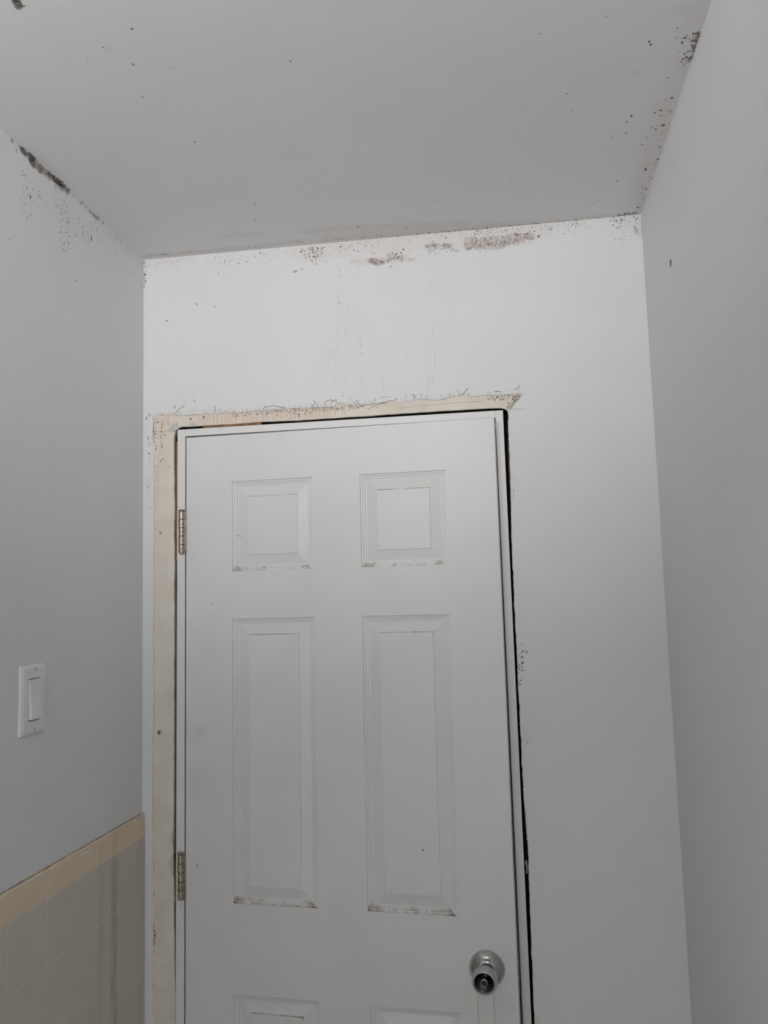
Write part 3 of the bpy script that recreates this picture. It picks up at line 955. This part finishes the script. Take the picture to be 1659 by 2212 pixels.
for pts, n, r in (([(317, 940), (325, 960)], 10, 1.3), ([(322, 975), (326, 1000)], 6, 1.4), ([(318, 1036), (322, 1065)], 10, 1.2), ([(322, 930), (324, 1100)], 30, .8), ([(312, 905), (330, 895)], 12, 1.4)):
    sp.cloud(bx, pts, 3, n, .5, r, M_MOLD, 1.6)
sp.cloud(bx, [(1128, 1405), (1124, 1470)], 4, 30, .5, 1.7, M_MOLD, 1.6)
sp.cloud(bx, [(1130, 1380), (1126, 1490)], 4, 20, .4, 1.0, M_GREYSPOT, 1.6)
sp.cloud(bx, [(1133, 1580), (1136, 1610)], 3, 14, .5, 1.2, M_GREYSPOT, 1.6)
sp.cloud(bx, [(1110, 1030), (1108, 1090)], 1, 14, .4, .9, M_MOLD, 2)


def crack(u, v, length, ang, wob=.5, mat=M_CRACK, w=.55, branch=True):
    pts = []; a, b = bx(u, v); th = ang
    n = max(4, int(length / 3))
    for k in range(n):
        pts.append((a, b))
        th += random.uniform(-wob, wob)
        a += math.cos(th) * length / n * PX; b += math.sin(th) * length / n * PX
    sp.ribbon(pts, w * PX, mat)
    if branch and random.random() < .5:
        q = pts[n // 2]
        th2 = ang + random.choice((-1, 1)) * random.uniform(.5, 1.1)
        pp = [q]
        for k in range(4):
            th2 += random.uniform(-wob, wob)
            pp.append((pp[-1][0] + math.cos(th2) * length * .1 * PX, pp[-1][1] + math.sin(th2) * length * .1 * PX))
        sp.ribbon(pp, w * .75 * PX, mat)


def edge_v(u):
    x = bx(u, 870)[0]
    return float(paintT(np.array([x]))[0])


u = 335.0
while u < 1128:
    x = bx(u, 870)[0]
    big = random.random() < .22
    L = random.uniform(7, 15) * (1.7 if big else 1)
    if u < 430 or u > 960:
        L *= .8
    pts_u = (u, 0)
    a, b = x, edge_v(u)
    th = math.pi / 2 + random.uniform(-.8, .8)
    n = 6; pts = []
    bend = random.uniform(-.35, .35)
    for k in range(n):
        pts.append((a, b + .0002)); th += bend + random.uniform(-.25, .25)
        a += math.cos(th) * L / n * PX; b += math.sin(th) * L / n * PX
    sp.ribbon(pts, random.uniform(.35, .62) * PX, M_CRACK if random.random() < .7 else M_PINKMOLD)
    if big:
        a, b = pts[3]; th = math.pi / 2 + random.choice((-1, 1)) * random.uniform(.7, 1.4); q = []
        for k in range(5):
            q.append((a, b)); th += random.uniform(-.3, .3); a += math.cos(th) * 2.6 * PX; b += math.sin(th) * 2.6 * PX
        sp.ribbon(q, .45 * PX, M_CRACK)
    u += random.choice((4, 6, 8, 11, 15))
for pts in ([(567, 886), (572, 879), (582, 878), (592, 876), (602, 879), (612, 880)], [(702, 877), (702, 869), (708, 865), (716, 864), (721, 868)], [(672, 878), (679, 874), (680, 867), (677, 865)], [(726, 868), (725, 861)],
            [(858, 863), (850, 858), (842, 857), (825, 859), (812, 866)], [(893, 862), (897, 857), (893, 852)], [(1000, 853), (1008, 842), (1011, 838)], [(1088, 850), (1105, 844), (1120, 838), (1122, 832)], [(1070, 845), (1082, 846), (1084, 848)], [(1118, 848), (1123, 842)],
            [(379, 893), (384, 886), (396, 878), (399, 874)], [(377, 884), (378, 876)], [(462, 891), (466, 880), (461, 877)], [(812, 868), (810, 862)]):
    sp.ribbon([bx(*q) for q in pts], .75 * PX, M_CRACK, taper=False)
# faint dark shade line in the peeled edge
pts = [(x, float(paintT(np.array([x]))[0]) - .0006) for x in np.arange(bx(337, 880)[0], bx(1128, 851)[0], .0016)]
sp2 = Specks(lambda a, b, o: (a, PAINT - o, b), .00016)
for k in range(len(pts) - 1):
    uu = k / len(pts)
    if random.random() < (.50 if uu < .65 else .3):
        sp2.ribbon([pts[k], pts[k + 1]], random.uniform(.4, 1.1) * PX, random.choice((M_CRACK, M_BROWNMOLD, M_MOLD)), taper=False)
# pink drips on the bare head band
us = [362, 425, 431, 436, 441, 447, 452, 461, 468, 478, 486, 493, 500, 508, 524, 532, 543, 553, 568, 577, 590, 600, 608, 620, 629, 638, 645, 660, 668, 676, 684, 690, 700, 707, 714, 723, 729, 739, 744]
for u in us:
    x, zt = bx(u, 880)[0], None
    zt = float(paintT(np.array([x]))[0]) - .001
    v_len = random.uniform(14, 26) * PX
    if u < 600:
        v_len = random.uniform(20, 26) * PX
    n = 8; q = []
    xx = x
    for k in range(n):
        q.append((xx, zt - v_len * k / (n - 1))); xx += random.uniform(-.7, .7) * PX
    w = random.choice((.9, 1.1, 1.4, 2.4 if u < 520 else 1.2)) * PX
    sp2.ribbon(q, w, M_PINKDRIP, taper=False)
sp2.ribbon([(bx(331, 898 + k * 6)[0], bx(331, 898 + k * 6)[1]) for k in range(10)], .8 * PX, M_PINKMOLD, taper=False)
sp2.cloud(bx, [(500, 897), (640, 890), (740, 884)], 3, 70, .6, 2.2, M_BROWNMOLD)
sp2.cloud(bx, [(560, 890), (740, 880)], 2, 50, .6, 1.8, M_MOLD)
sp2.cloud(bx, [(745, 880), (835, 875)], 3, 40, .6, 1.6, M_BROWNMOLD)
sp2.cloud(bx, [(1050, 860), (1125, 854)], 3, 50, .6, 1.8, M_MOLD)
sp2.cloud(bx, [(1120, 856), (1103, 878)], 6, 50, .6, 1.8, M_BROWNMOLD)
sp2.cloud(bx, [(336, 900), (335, 930), (337, 1010)], 3, 40, .6, 1.8, M_BROWNMOLD, 1.4)
sp2.cloud(bx, [(350, 910), (349, 940), (346, 1000)], 2.5, 34, .6, 1.9, M_BROWNMOLD, 1.8)
sp2.cloud(bx, [(336, 1010), (341, 1080)], 4, 24, .5, 1.3, M_PINKMOLD, 1.6)
for u, v, r, mt in ((411, 905, 2.4, M_MOLD), (440, 901, 2.8, M_MOLD), (346, 1151, 2.2, M_MOLD), (344, 1151, 1.4, M_GREYSPOT), (332, 2011, 2.6, M_BROWNMOLD), (365, 1008, 1.4, M_BROWNMOLD), (634, 893, 1.8, M_MOLD), (598, 896, 1.6, M_MOLD)):
    a, b = bx(u, v); sp2.add(a, b, r * PX, mt)
for u in range(1760, 2210, 9):
    a, b = bx(331 + random.uniform(-1, 1.4), u)
    if random.random() < .7:
        sp2.add(a, b, random.uniform(.4, .9) * PX, M_BROWNMOLD if random.random() < .6 else M_PINKMOLD, random.uniform(1.5, 5) * PX)
# ragged line down the left paint edge
for v in range(1000, 1750, 6):
    if random.random() < .5:
        z_ = bx(331, v)[1]
        x_ = float(paintL(np.array([z_]))[0]) + .0005
        sp2.add(x_, z_, .35 * PX, random.choice((M_PINKMOLD, M_CRACK)), random.uniform(2, 5) * PX)
sp2.ribbon([bx(*q) for q in ((860, 881), (920, 876), (978, 870), (1040, 867))], .35 * PX, M_PINKMOLD, taper=False)
sp2.cloud(bx, [(345, 1243), (355, 1243)], 4, 24, .4, 1.0, M_GREYSPOT)
sp.link('mould_specks', wb_)
sp2.link('plaster_stains', wb_)


# flakes and filler chips (each a small curled or chipped piece)
def chip(name, pts, mat, parent, th=.0014, y=PAINT, lift=0.0):
    q = [bx(*p) for p in pts]
    n = len(q)
    V = [(a, y - th - lift * (k / n), b) for k, (a, b) in enumerate(q)] + [(a, y + .0003, b) for a, b in q]
    F = [tuple(range(n)), tuple(range(n, 2 * n))[::-1]] + [(k, (k + 1) % n, n + (k + 1) % n, n + k) for k in range(n)]
    return fix_normals(obj(name, V, F, mat, parent))


chip('filler_chip', [(363, 929), (370, 919), (376, 915), (382, 913), (383, 921), (391, 923), (384, 927), (378, 931), (374, 934)], M_GYPSUM, wb_, th=.003)
chip('filler_chip', [(408, 916), (414, 912.5), (420, 913), (424, 917), (416, 920)], M_GYPSUM, wb_)
chip('filler_chip', [(370, 1800), (373.5, 1796), (374, 1830), (371, 1826), (369, 1812)], M_GYPSUM, wb_, th=.002)
chip('filler_chip', [(371, 1846), (374.5, 1843), (374.5, 1893), (371, 1888), (366, 1872), (364, 1862)], M_GYPSUM, wb_, th=.002)
chip('paint_flake', [(811, 867), (820, 861), (836, 858), (850, 857), (857, 860), (852, 864), (832, 868), (816, 872)], M_PAINTFLAKE, wb_, th=.0028, y=0)
chip('paint_flake', [(1082, 849), (1098, 845), (1116, 841), (1118, 847), (1100, 851), (1086, 852)], M_PAINTFLAKE, wb_, th=.0016, y=0)
chip('paint_flake', [(1143, 1838), (1148, 1842), (1154, 1856), (1155, 1866), (1146, 1869), (1142, 1860)], M_PAINTFLAKE, wb_, th=.002, y=0)
chip('bare_patch', [(1154, 2192), (1163, 2190), (1166, 2212), (1168, 2240), (1158, 2240)], M_PLASTER, wb_, th=.0003, y=0)
chip('joint_tape', [(1133, 1752), (1136, 1752), (1140, 1790), (1141, 1805), (1137, 1803), (1135, 1780)], M_MESH, wb_, th=.001, y=.004)
chip('joint_tape', [(1134, 1860), (1138, 1858), (1140, 1872), (1139, 1888), (1136.5, 1886), (1137, 1874)], M_MESH, wb_, th=.001, y=.001)
# screw left in the plaster
a, b = bx(344, 1582)
scr = lathe('screw', [(.0046, -.0004), (.0046, .0006), (.0040, .0011)], M_SCREW, wb_, (a, PAINT, b), seg=18)
V = [(a + dx * .7 + dz * .45, PAINT - .0013, b + dz - dx * .45) for dx, dz in ((-.0012, -.0042), (.0012, -.0042), (.0012, .0042), (-.0012, .0042))]
obj('screw_slot', V, [(0, 1, 2, 3)], M_BLACK, scr)

# rough framing seen through the gaps
obj('framing_stud', boxv(-.072, -.052, .014, .11, 0, 2.09), BOXF, M_DARKWOOD, wb_)
obj('framing_stud', boxv(.71, .742, .014, .11, 0, 2.09), BOXF, M_DARKWOOD, wb_)
obj('framing_header', boxv(-.072, .742, .016, .11, 2.0665, 2.12), BOXF, M_DARKWOOD, wb_)
obj('gap_backing', boxv(-.06, -.0185, .05, .11, 0, 2.06), BOXF, M_DARKWOOD, wb_)
obj('gap_backing', boxv(.677, .72, .05, .11, 0, 2.06), BOXF, M_BLACKGAP, wb_)  # black backing, here and over the head, paints the shade inside the gaps
obj('gap_backing', boxv(-.05, .72, .05, .11, 2.0505, 2.07), BOXF, M_BLACKGAP, wb_)

# ------------------------------------------------------------------ door frame
JT = 2.0500


def frame(x, y, z):
    return Vector((x + (.0052 - .0080 * x / LW) * (z - LT), y, z))


trim = bevel_box('trim_1', -.0178, 0, -.0005, .115, 0, JT, M_JAMB, b=.0012, f=frame)
tag(trim, 'white door frame stripped of its casing, gaps showing around it', 'door frame', kind='structure')
bevel_box('jamb', .6615, .6775, -.0005, .115, 0, JT, M_JAMB, trim, b=.0012, f=frame)
bevel_box('head_jamb', -.0002, .6617, -.0005, .115, 2.0345, JT, M_JAMB, trim, b=.0012, f=frame)
bevel_box('door_stop', 0, .012, .040, .075, 0, 2.0345, M_JAMB, trim, b=.001, f=frame)
bevel_box('door_stop', .6495, .6615, .040, .075, 0, 2.0345, M_JAMB, trim, b=.001, f=frame)
bevel_box('door_stop', .012, .6495, .040, .075, 2.0225, 2.0345, M_JAMB, trim, b=.001, f=frame)
# wooden shims wedged between frame and framing
def shim(u0, v0, u1, v1, y0=.004, y1=.04, mat=M_SHIM):
    x0, z1_ = bx(u0, v0); x1, z0_ = bx(u1, v1)
    o = bevel_box('shim', min(x0, x1), max(x0, x1), y0, y1, min(z0_, z1_), max(z0_, z1_), mat, trim, b=.0005, seg=1)
    return o


V = []
for (u, v) in ((437, 918), (562, 911), (562, 917), (437, 925)):
    a, b = bx(u, v); V.append((a, .003, b))
for (u, v) in ((437, 918), (562, 911), (562, 917), (437, 925)):
    a, b = bx(u, v); V.append((a, .04, b))
fix_normals(obj('shim', V, [(0, 1, 2, 3), (7, 6, 5, 4), (0, 4, 5, 1), (1, 5, 6, 2), (2, 6, 7, 3), (3, 7, 4, 0)], M_SHIM, trim))
shim(376.5, 952, 382, 1094, .009, .04, M_SHIM)
shim(376.5, 1097, 383, 1210, .006, .04, M_SHIM)
shim(375.5, 1886, 380, 1950, .006, .04, M_SHIM)
shim(1098, 957, 1103, 1100, .006, .04, M_SHIM)

# ------------------------------------------------------------------ door leaf
PXA, PXB, PXC, PXD = .1058, .2820, .3828, .5590
PZ = [(1.7416, 1.9312), (1.0764, 1.6436), (.225, .9052)]


def leaf(x, y, z):
    dz = z - LT
    if x > .64:
        x += (x - .64) / .02 * .0058 * max(0, -dz) / 1.05
    ca, sa = math.cos(AJAR), math.sin(AJAR)
    return (x * ca + y * sa + ROLL * dz, -x * sa + y * ca + TWIST * x * dz, z - ROLL * x)


Z0L = .012
LT_ = LT - .001
xsb = sorted({.0028, PXA, PXB, PXC, PXD, LW - .0005} | set(np.round(np.linspace(.03, .64, 24), 4)))
zsb = sorted({Z0L, LT_} | {q for p in PZ for q in p} | set(np.round(np.linspace(.05, 2.0, 80), 4)))
xsb, zsb = np.array(xsb), np.array(zsb)
smudges = [([leaf_q for leaf_q in [(.012, 1.415), (.018, 1.405)]], .006, .018, .55), ([(.012, 1.325), (.03, 1.31)], .008, .03, .14), ([(.63, .985), (.64, 1.1)], .01, .03, .10)]
V, F, idx = [], [], {}
def lv(x, y, z):
    key = (round(x, 5), round(y, 5), round(z, 5))
    if key not in idx:
        idx[key] = len(V); V.append(key)
    return idx[key]


for i in range(len(xsb) - 1):
    for j in range(len(zsb) - 1):
        xm, zm = (xsb[i] + xsb[i + 1]) / 2, (zsb[j] + zsb[j + 1]) / 2
        if (PXA < xm < PXB or PXC < xm < PXD) and any(a_ < zm < b_ for a_, b_ in PZ):
            continue
        F.append((lv(xsb[i], 0, zsb[j]), lv(xsb[i + 1], 0, zsb[j]), lv(xsb[i + 1], 0, zsb[j + 1]), lv(xsb[i], 0, zsb[j + 1])))
TH = .035
for j in range(len(zsb) - 1):
    for x in (xsb[0], xsb[-1]):
        F.append((lv(x, 0, zsb[j]), lv(x, 0, zsb[j + 1]), lv(x, TH, zsb[j + 1]), lv(x, TH, zsb[j])))
for i in range(len(xsb) - 1):
    for z in (zsb[0], zsb[-1]):
        F.append((lv(xsb[i], 0, z), lv(xsb[i + 1], 0, z), lv(xsb[i + 1], TH, z), lv(xsb[i], TH, z)))
    for j in range(len(zsb) - 1):
        F.append((lv(xsb[i], TH, zsb[j]), lv(xsb[i + 1], TH, zsb[j]), lv(xsb[i + 1], TH, zsb[j + 1]), lv(xsb[i], TH, zsb[j + 1])))
VA = np.array(V)
sm = stroke_density(VA[:, 0], VA[:, 2], smudges) * (VA[:, 1] == 0)
door = fix_normals(obj('door_1', [leaf(*v) for v in V], F, M_DOOR, attrs={'smudge': sm, 'dirt': np.zeros(len(V))}))
tag(door, 'white six-panel door with silver knob, standing slightly ajar', 'door', kind='structure')

PROFILE = [(0, 0), (.0006, .0036), (.0030, .0040), (.0042, .0040), (.0048, .0062), (.0078, .0066), (.0086, .0066), (.0092, .0086), (.0125, .0088), (.0320, .0042), (.0330, .0040), (.0338, .0022), (.0352, .0020)]


def door_panel(x0, x1, z0, z1, seed):
    r = np.random.default_rng(seed)
    V, F, D = [], [], []
    nx, nz = 24, 40
    ring_len = 2 * (nx + nz)
    for ri, (off, dep) in enumerate(PROFILE):
        a0, a1, b0, b1 = x0 + off, x1 - off, z0 + off, z1 - off
        pts = [(a0 + (a1 - a0) * k / nx, b0, 'b', k / nx) for k in range(nx)] + [(a1, b0 + (b1 - b0) * k / nz, 'r', k / nz) for k in range(nz)] + \
              [(a1 - (a1 - a0) * k / nx, b1, 't', 1 - k / nx) for k in range(nx)] + [(a0, b1 - (b1 - b0) * k / nz, 'l', 1 - k / nz) for k in range(nz)]
        for (x, z, side, t) in pts:
            V.append((x, dep, z))
            d = 0.0
            endw = max(0, 1 - min(t, 1 - t) / .16)
            if side == 'b' and ri in (1, 2, 4, 5, 7):
                d = (.42 if seed < 42 else .52) + .36 * endw ** .6 + .12 * r.uniform(-1, 1)
                if ri in (5, 7):
                    d -= .12
            if side == 't' and ri in (10, 11):
                d = .66 + .25 * vnoise([x * 40], 1, seed)[0]
            if side == 't' and ri in (1, 2, 4):
                d = .42 * max(0, vnoise([x * 55], 1, seed + 3)[0]) * 1.5
            if side in 'lr' and ri in (1, 4, 7):
                d = .24
            if side in 'lr' and ri in (10, 11):
                d = .26
            D.append(d)
    nr = len(PROFILE)
    for ri in range(nr - 1):
        for k in range(ring_len):
            k2 = (k + 1) % ring_len
            F.append((ri * ring_len + k, ri * ring_len + k2, (ri + 1) * ring_len + k2, (ri + 1) * ring_len + k))
    base = (nr - 1) * ring_len
    off, dep = PROFILE[-1]
    # inner ring without dirt, then the flat field
    o2 = off + .004
    a0, a1, b0, b1 = x0 + o2, x1 - o2, z0 + o2, z1 - o2
    pts = [(a0 + (a1 - a0) * k / nx, b0) for k in range(nx)] + [(a1, b0 + (b1 - b0) * k / nz) for k in range(nz)] + \
          [(a1 - (a1 - a0) * k / nx, b1) for k in range(nx)] + [(a0, b1 - (b1 - b0) * k / nz) for k in range(nz)]
    for x, z in pts:
        V.append((x, dep, z)); D.append(0)
    b2 = base + ring_len
    for k in range(ring_len):
        k2 = (k + 1) % ring_len
        F.append((base + k, base + k2, b2 + k2, b2 + k))
    F.append(tuple(range(b2, b2 + ring_len)))
    o = obj('panel', [leaf(*v) for v in V], F, M_DOOR, door, attrs={'dirt': D, 'smudge': np.zeros(len(V))})
    return o


for j, (z0, z1) in enumerate(PZ):
    for i, (x0, x1) in enumerate(((PXA, PXB), (PXC, PXD))):
        door_panel(x0, x1, z0, z1, 40 + j * 2 + i)

# specks and hairs on the door
sd = Specks(lambda a, b, o: leaf(a, -o, b), .00015)
for x, z, r, mt in ((.494, 1.195, 2.0, M_MOLD), (.060, 1.675, 1.2, M_MOLD), (.118, 1.68, 1.2, M_GREYSPOT), (.585, 1.2, 1, M_GREYSPOT), (.335, 1.72, .8, M_GREYSPOT), (.30, 1.5, .8, M_GREYSPOT), (.028, 1.147, 1.6, M_MOLD)):
    sd.add(x, z, r * PX, mt, r * 1.4 * PX)
sd.ribbon([(.113, 1.815), (.121, 1.816), (.128, 1.811), (.134, 1.807)], .5 * PX, M_CRACK)
sd.ribbon([(.016, 1.778), (.022, 1.782), (.026, 1.788)], .5 * PX, M_GREYSPOT)
sd.ribbon([(.590, .955), (.5905, .90), (.591, .80)], .75 * PX, M_FAINTDRIP, taper=False)
sd.ribbon([(.620, .955), (.6205, .90), (.621, .80)], .75 * PX, M_FAINTDRIP, taper=False)
sd.link('door_specks', door)

# hinges
def hinge(zc):
    h = .0889
    kn = h / 5
    ox, oy = -.0055, -.0062
    zb = zc - h / 2
    def fz(x, y, z): return (x + ROLL * (zc - LT), y, z)
    hg = bevel_box('hinge', -.0005, .0035, -.0035, .012, zb, zb + h, M_NICKEL, door, b=.0004, seg=1, f=lambda x, y, z: Vector(fz(x, y, z)))
    for k in range(5):
        r = .0066 if k % 2 else .0063
        fix_normals(lathe('knuckle', [(r - .0014, .0001), (r, .0008), (r, kn - .0008), (r - .0014, kn - .0001)], M_NICKEL, hg, (ox, oy, zb + k * kn), 'z', 24, f=fz, smooth=False))
        # flange from the knuckle to its leaf
        s = 1 if k % 2 == 0 else -1
        vs = boxv(ox, ox + s * .0075, oy + .004, oy + .0062, zb + k * kn + .0006, zb + (k + 1) * kn - .0006)
        fix_normals(obj('flange', [fz(*v) for v in vs], BOXF, M_NICKEL, hg))
    fix_normals(lathe('pin', [(.0045, 0), (.0070, .0006), (.0070, .0022), (.0045, .0032)], M_NICKEL, hg, (ox, oy, zb + h + .0004), 'z', 18, f=fz))
    fix_normals(lathe('pin', [(.0030, 0), (.0050, .0010), (.0050, .0018), (.0030, .0018)], M_NICKEL, hg, (ox, oy, zb - .0016), 'z', 18, f=fz))
    return hg


for (u, v) in ((395, 1150), (391, 1892)):
    hinge(bx(u, v)[1])
hinge(.27)

# knob
KX, KZ = .6093, .9875
def kf(x, y, z): return leaf(x, y, z)


knob = fix_normals(lathe('door_knob', [(.0330, 0), (.0330, .0022), (.0322, .0036), (.0305, .0066), (.0270, .0105), (.0220, .0138), (.0165, .0158), (.0130, .0164)], M_CHROME, door, (KX, 0, KZ), seg=48, f=kf))
fix_normals(lathe('neck', [(.0118, .014), (.0112, .020), (.0118, .030), (.0135, .034)], M_CHROME, knob, (KX, 0, KZ), seg=40, f=kf))
fix_normals(lathe('grip', [(.0130, .031), (.0175, .0345), (.0215, .0405), (.0235, .0480), (.0236, .0540), (.0222, .0600), (.0200, .0640), (.0190, .0650), (.0182, .0646)], M_SATIN, knob, (KX, 0, KZ), seg=48, f=kf, cap0=False, cap1=False))
fix_normals(lathe('dish', [(.0184, .0642), (.0182, .0651), (.0174, .0648), (.0155, .0610), (.0120, .0570), (.0080, .0548), (.0060, .0545)], M_DARKCHROME, knob, (KX, 0, KZ), seg=48, f=kf, cap0=False))
fix_normals(lathe('lock_button', [(.0064, .0540), (.0064, .0605), (.0058, .0616), (.0050, .0616)], M_CHROME, knob, (KX, 0, KZ), seg=30, f=kf))
fix_normals(lathe('keyhole', [(.0048, .0600), (.0048, .0617), (.0040, .0619)], M_BLACK, knob, (KX, 0, KZ), seg=24, f=kf))
# latch plate in the dark gap
bevel_box('latch_plate', LW - .001, LW + .0006, .006, .029, .96, 1.017, M_NICKEL, door, b=.0003, seg=1, f=lambda x, y, z: Vector(leaf(x, y, z)))
bevel_box('strike_plate', .6606, .6617, .001, .030, .955, 1.02, M_SCREW, trim, b=.0003, seg=1, f=frame)

# ------------------------------------------------------------------ light switch on the left wall
SY0, SY1, SZ0, SZ1 = -.4574, -.3863, 1.4715, 1.5830
sy, sz = (SY0 + SY1) / 2, (SZ0 + SZ1) / 2
sw = empty('light_switch', (XL, sy, SZ0))
tag(sw, 'white rocker light switch with screwed cover plate above beige tiles', 'light switch')


def swp(x, y, z):
    return Vector((x, y, z - SZ0 + sz))


hw_, hh_ = (SY1 - SY0) / 2, (SZ1 - SZ0) / 2
# cover plate with opening: stepped ring
ow, oh = .0170, .0335
rings = [(hw_, hh_, 0.0), (hw_, hh_, .0022), (hw_ - .0012, hh_ - .0012, .0040), (hw_ - .0060, hh_ - .0060, .0062), (ow, oh, .0064), (ow, oh, .0015)]
V, F = [], []
for w, h, x in rings:
    V += [(x, -w, -h), (x, w, -h), (x, w, h), (x, -w, h)]
for i in range(len(rings) - 1):
    for k in range(4):
        k2 = (k + 1) % 4
        F.append((i * 4 + k, i * 4 + k2, (i + 1) * 4 + k2, (i + 1) * 4 + k))
plate = fix_normals(obj('cover_plate', [swp(*v) for v in V], F, M_PLATE, sw))
bv = plate.modifiers.new('soft', 'BEVEL'); bv.width = .0006; bv.segments = 2; bv.limit_method = 'ANGLE'
fr = bevel_box('rocker_frame', .0012, .0068, -.0160, .0160, -.0323, .0323, M_PLATE, sw, b=.0006, f=swp)
rk = []
prof = [(-.0302, .0112), (-.0298, .0124), (0, .0086), (.0298, .0078), (.0302, .0070)]
V = []
for z_, x_ in prof:
    V += [(.0050, -.0148, z_), (x_, -.0148, z_), (x_, .0148, z_), (.0050, .0148, z_)]
F = []
for i in range(len(prof) - 1):
    for k in range(4):
        k2 = (k + 1) % 4
        F.append((i * 4 + k, i * 4 + k2, (i + 1) * 4 + k2, (i + 1) * 4 + k))
F += [(0, 1, 2, 3), tuple(4 * (len(prof) - 1) + k for k in (3, 2, 1, 0))]
rocker = fix_normals(obj('rocker', [swp(*v) for v in V], F, M_PLATE, sw))
bv = rocker.modifiers.new('soft', 'BEVEL'); bv.width = .0007; bv.segments = 2
for z_ in (-.0484, .0484):
    s_ = fix_normals(lathe('screw', [(.0034, .0056), (.0034, .0066), (.0028, .0071)], M_PLATE, sw, (0, 0, 0), 'x', 18, f=lambda x, y, z, q=z_: tuple(swp(x, y, z + q))))
    fix_normals(obj('screw_slot', [tuple(swp(x, y, z + z_)) for x, y, z in boxv(.0068, .00725, -.0006, .0006, -.0026, .0026)], BOXF, M_CRACK, s_))

# ------------------------------------------------------------------ twin-head spotlight on the ceiling behind the viewer
lamp = empty('ceiling_spotlight', (LAMP_POS[0], LAMP_POS[1], ZC))
tag(lamp, 'twin-head ceiling spotlight overhead, outside the picture', 'spotlight')
fix_normals(lathe('lamp_base', [(.065, 0), (.065, -.012), (.05, -.022), (.012, -.026)], M_SATIN, lamp, (0, 0, 0), 'z', 32))
bevel_box('lamp_bar', -LAMP_HALF - .03, LAMP_HALF + .03, -.02, .02, -.045, -.02, M_SATIN, lamp, b=.004)
for s in (-1, 1):
    hz = LAMP_POS[2] - ZC
    fix_normals(lathe('stem', [(.008, -.04), (.008, hz + .03)], M_SATIN, lamp, (s * LAMP_HALF, -.06, 0), 'z', 16))
    fix_normals(lathe('lamp_head', [(.020, -.02), (.034, 0), (.040, .075), (.037, .075), (.030, .03)], M_SATIN, lamp, (s * LAMP_HALF, 0, hz), '-y', 28, f=lambda x, y, z: (x, -y - .075, z)))
    ld = bpy.data.lights.new('bulb', 'SPOT')
    ld.energy = LAMP_WATT
    ld.color = LAMP_COLOR
    ld.shadow_soft_size = .03
    ld.spot_size = math.radians(LAMP_CONE)
    ld.spot_blend = 1.0
    lo = bpy.data.objects.new('bulb', ld)
    col.objects.link(lo)
    lo.parent = lamp
    lo.location = (s * LAMP_HALF, .006, hz)
    d = Vector(LAMP_AIM) - Vector((LAMP_POS[0] + s * LAMP_HALF, LAMP_POS[1], LAMP_POS[2]))
    lo.rotation_euler = d.to_track_quat('-Z', 'Y').to_euler()
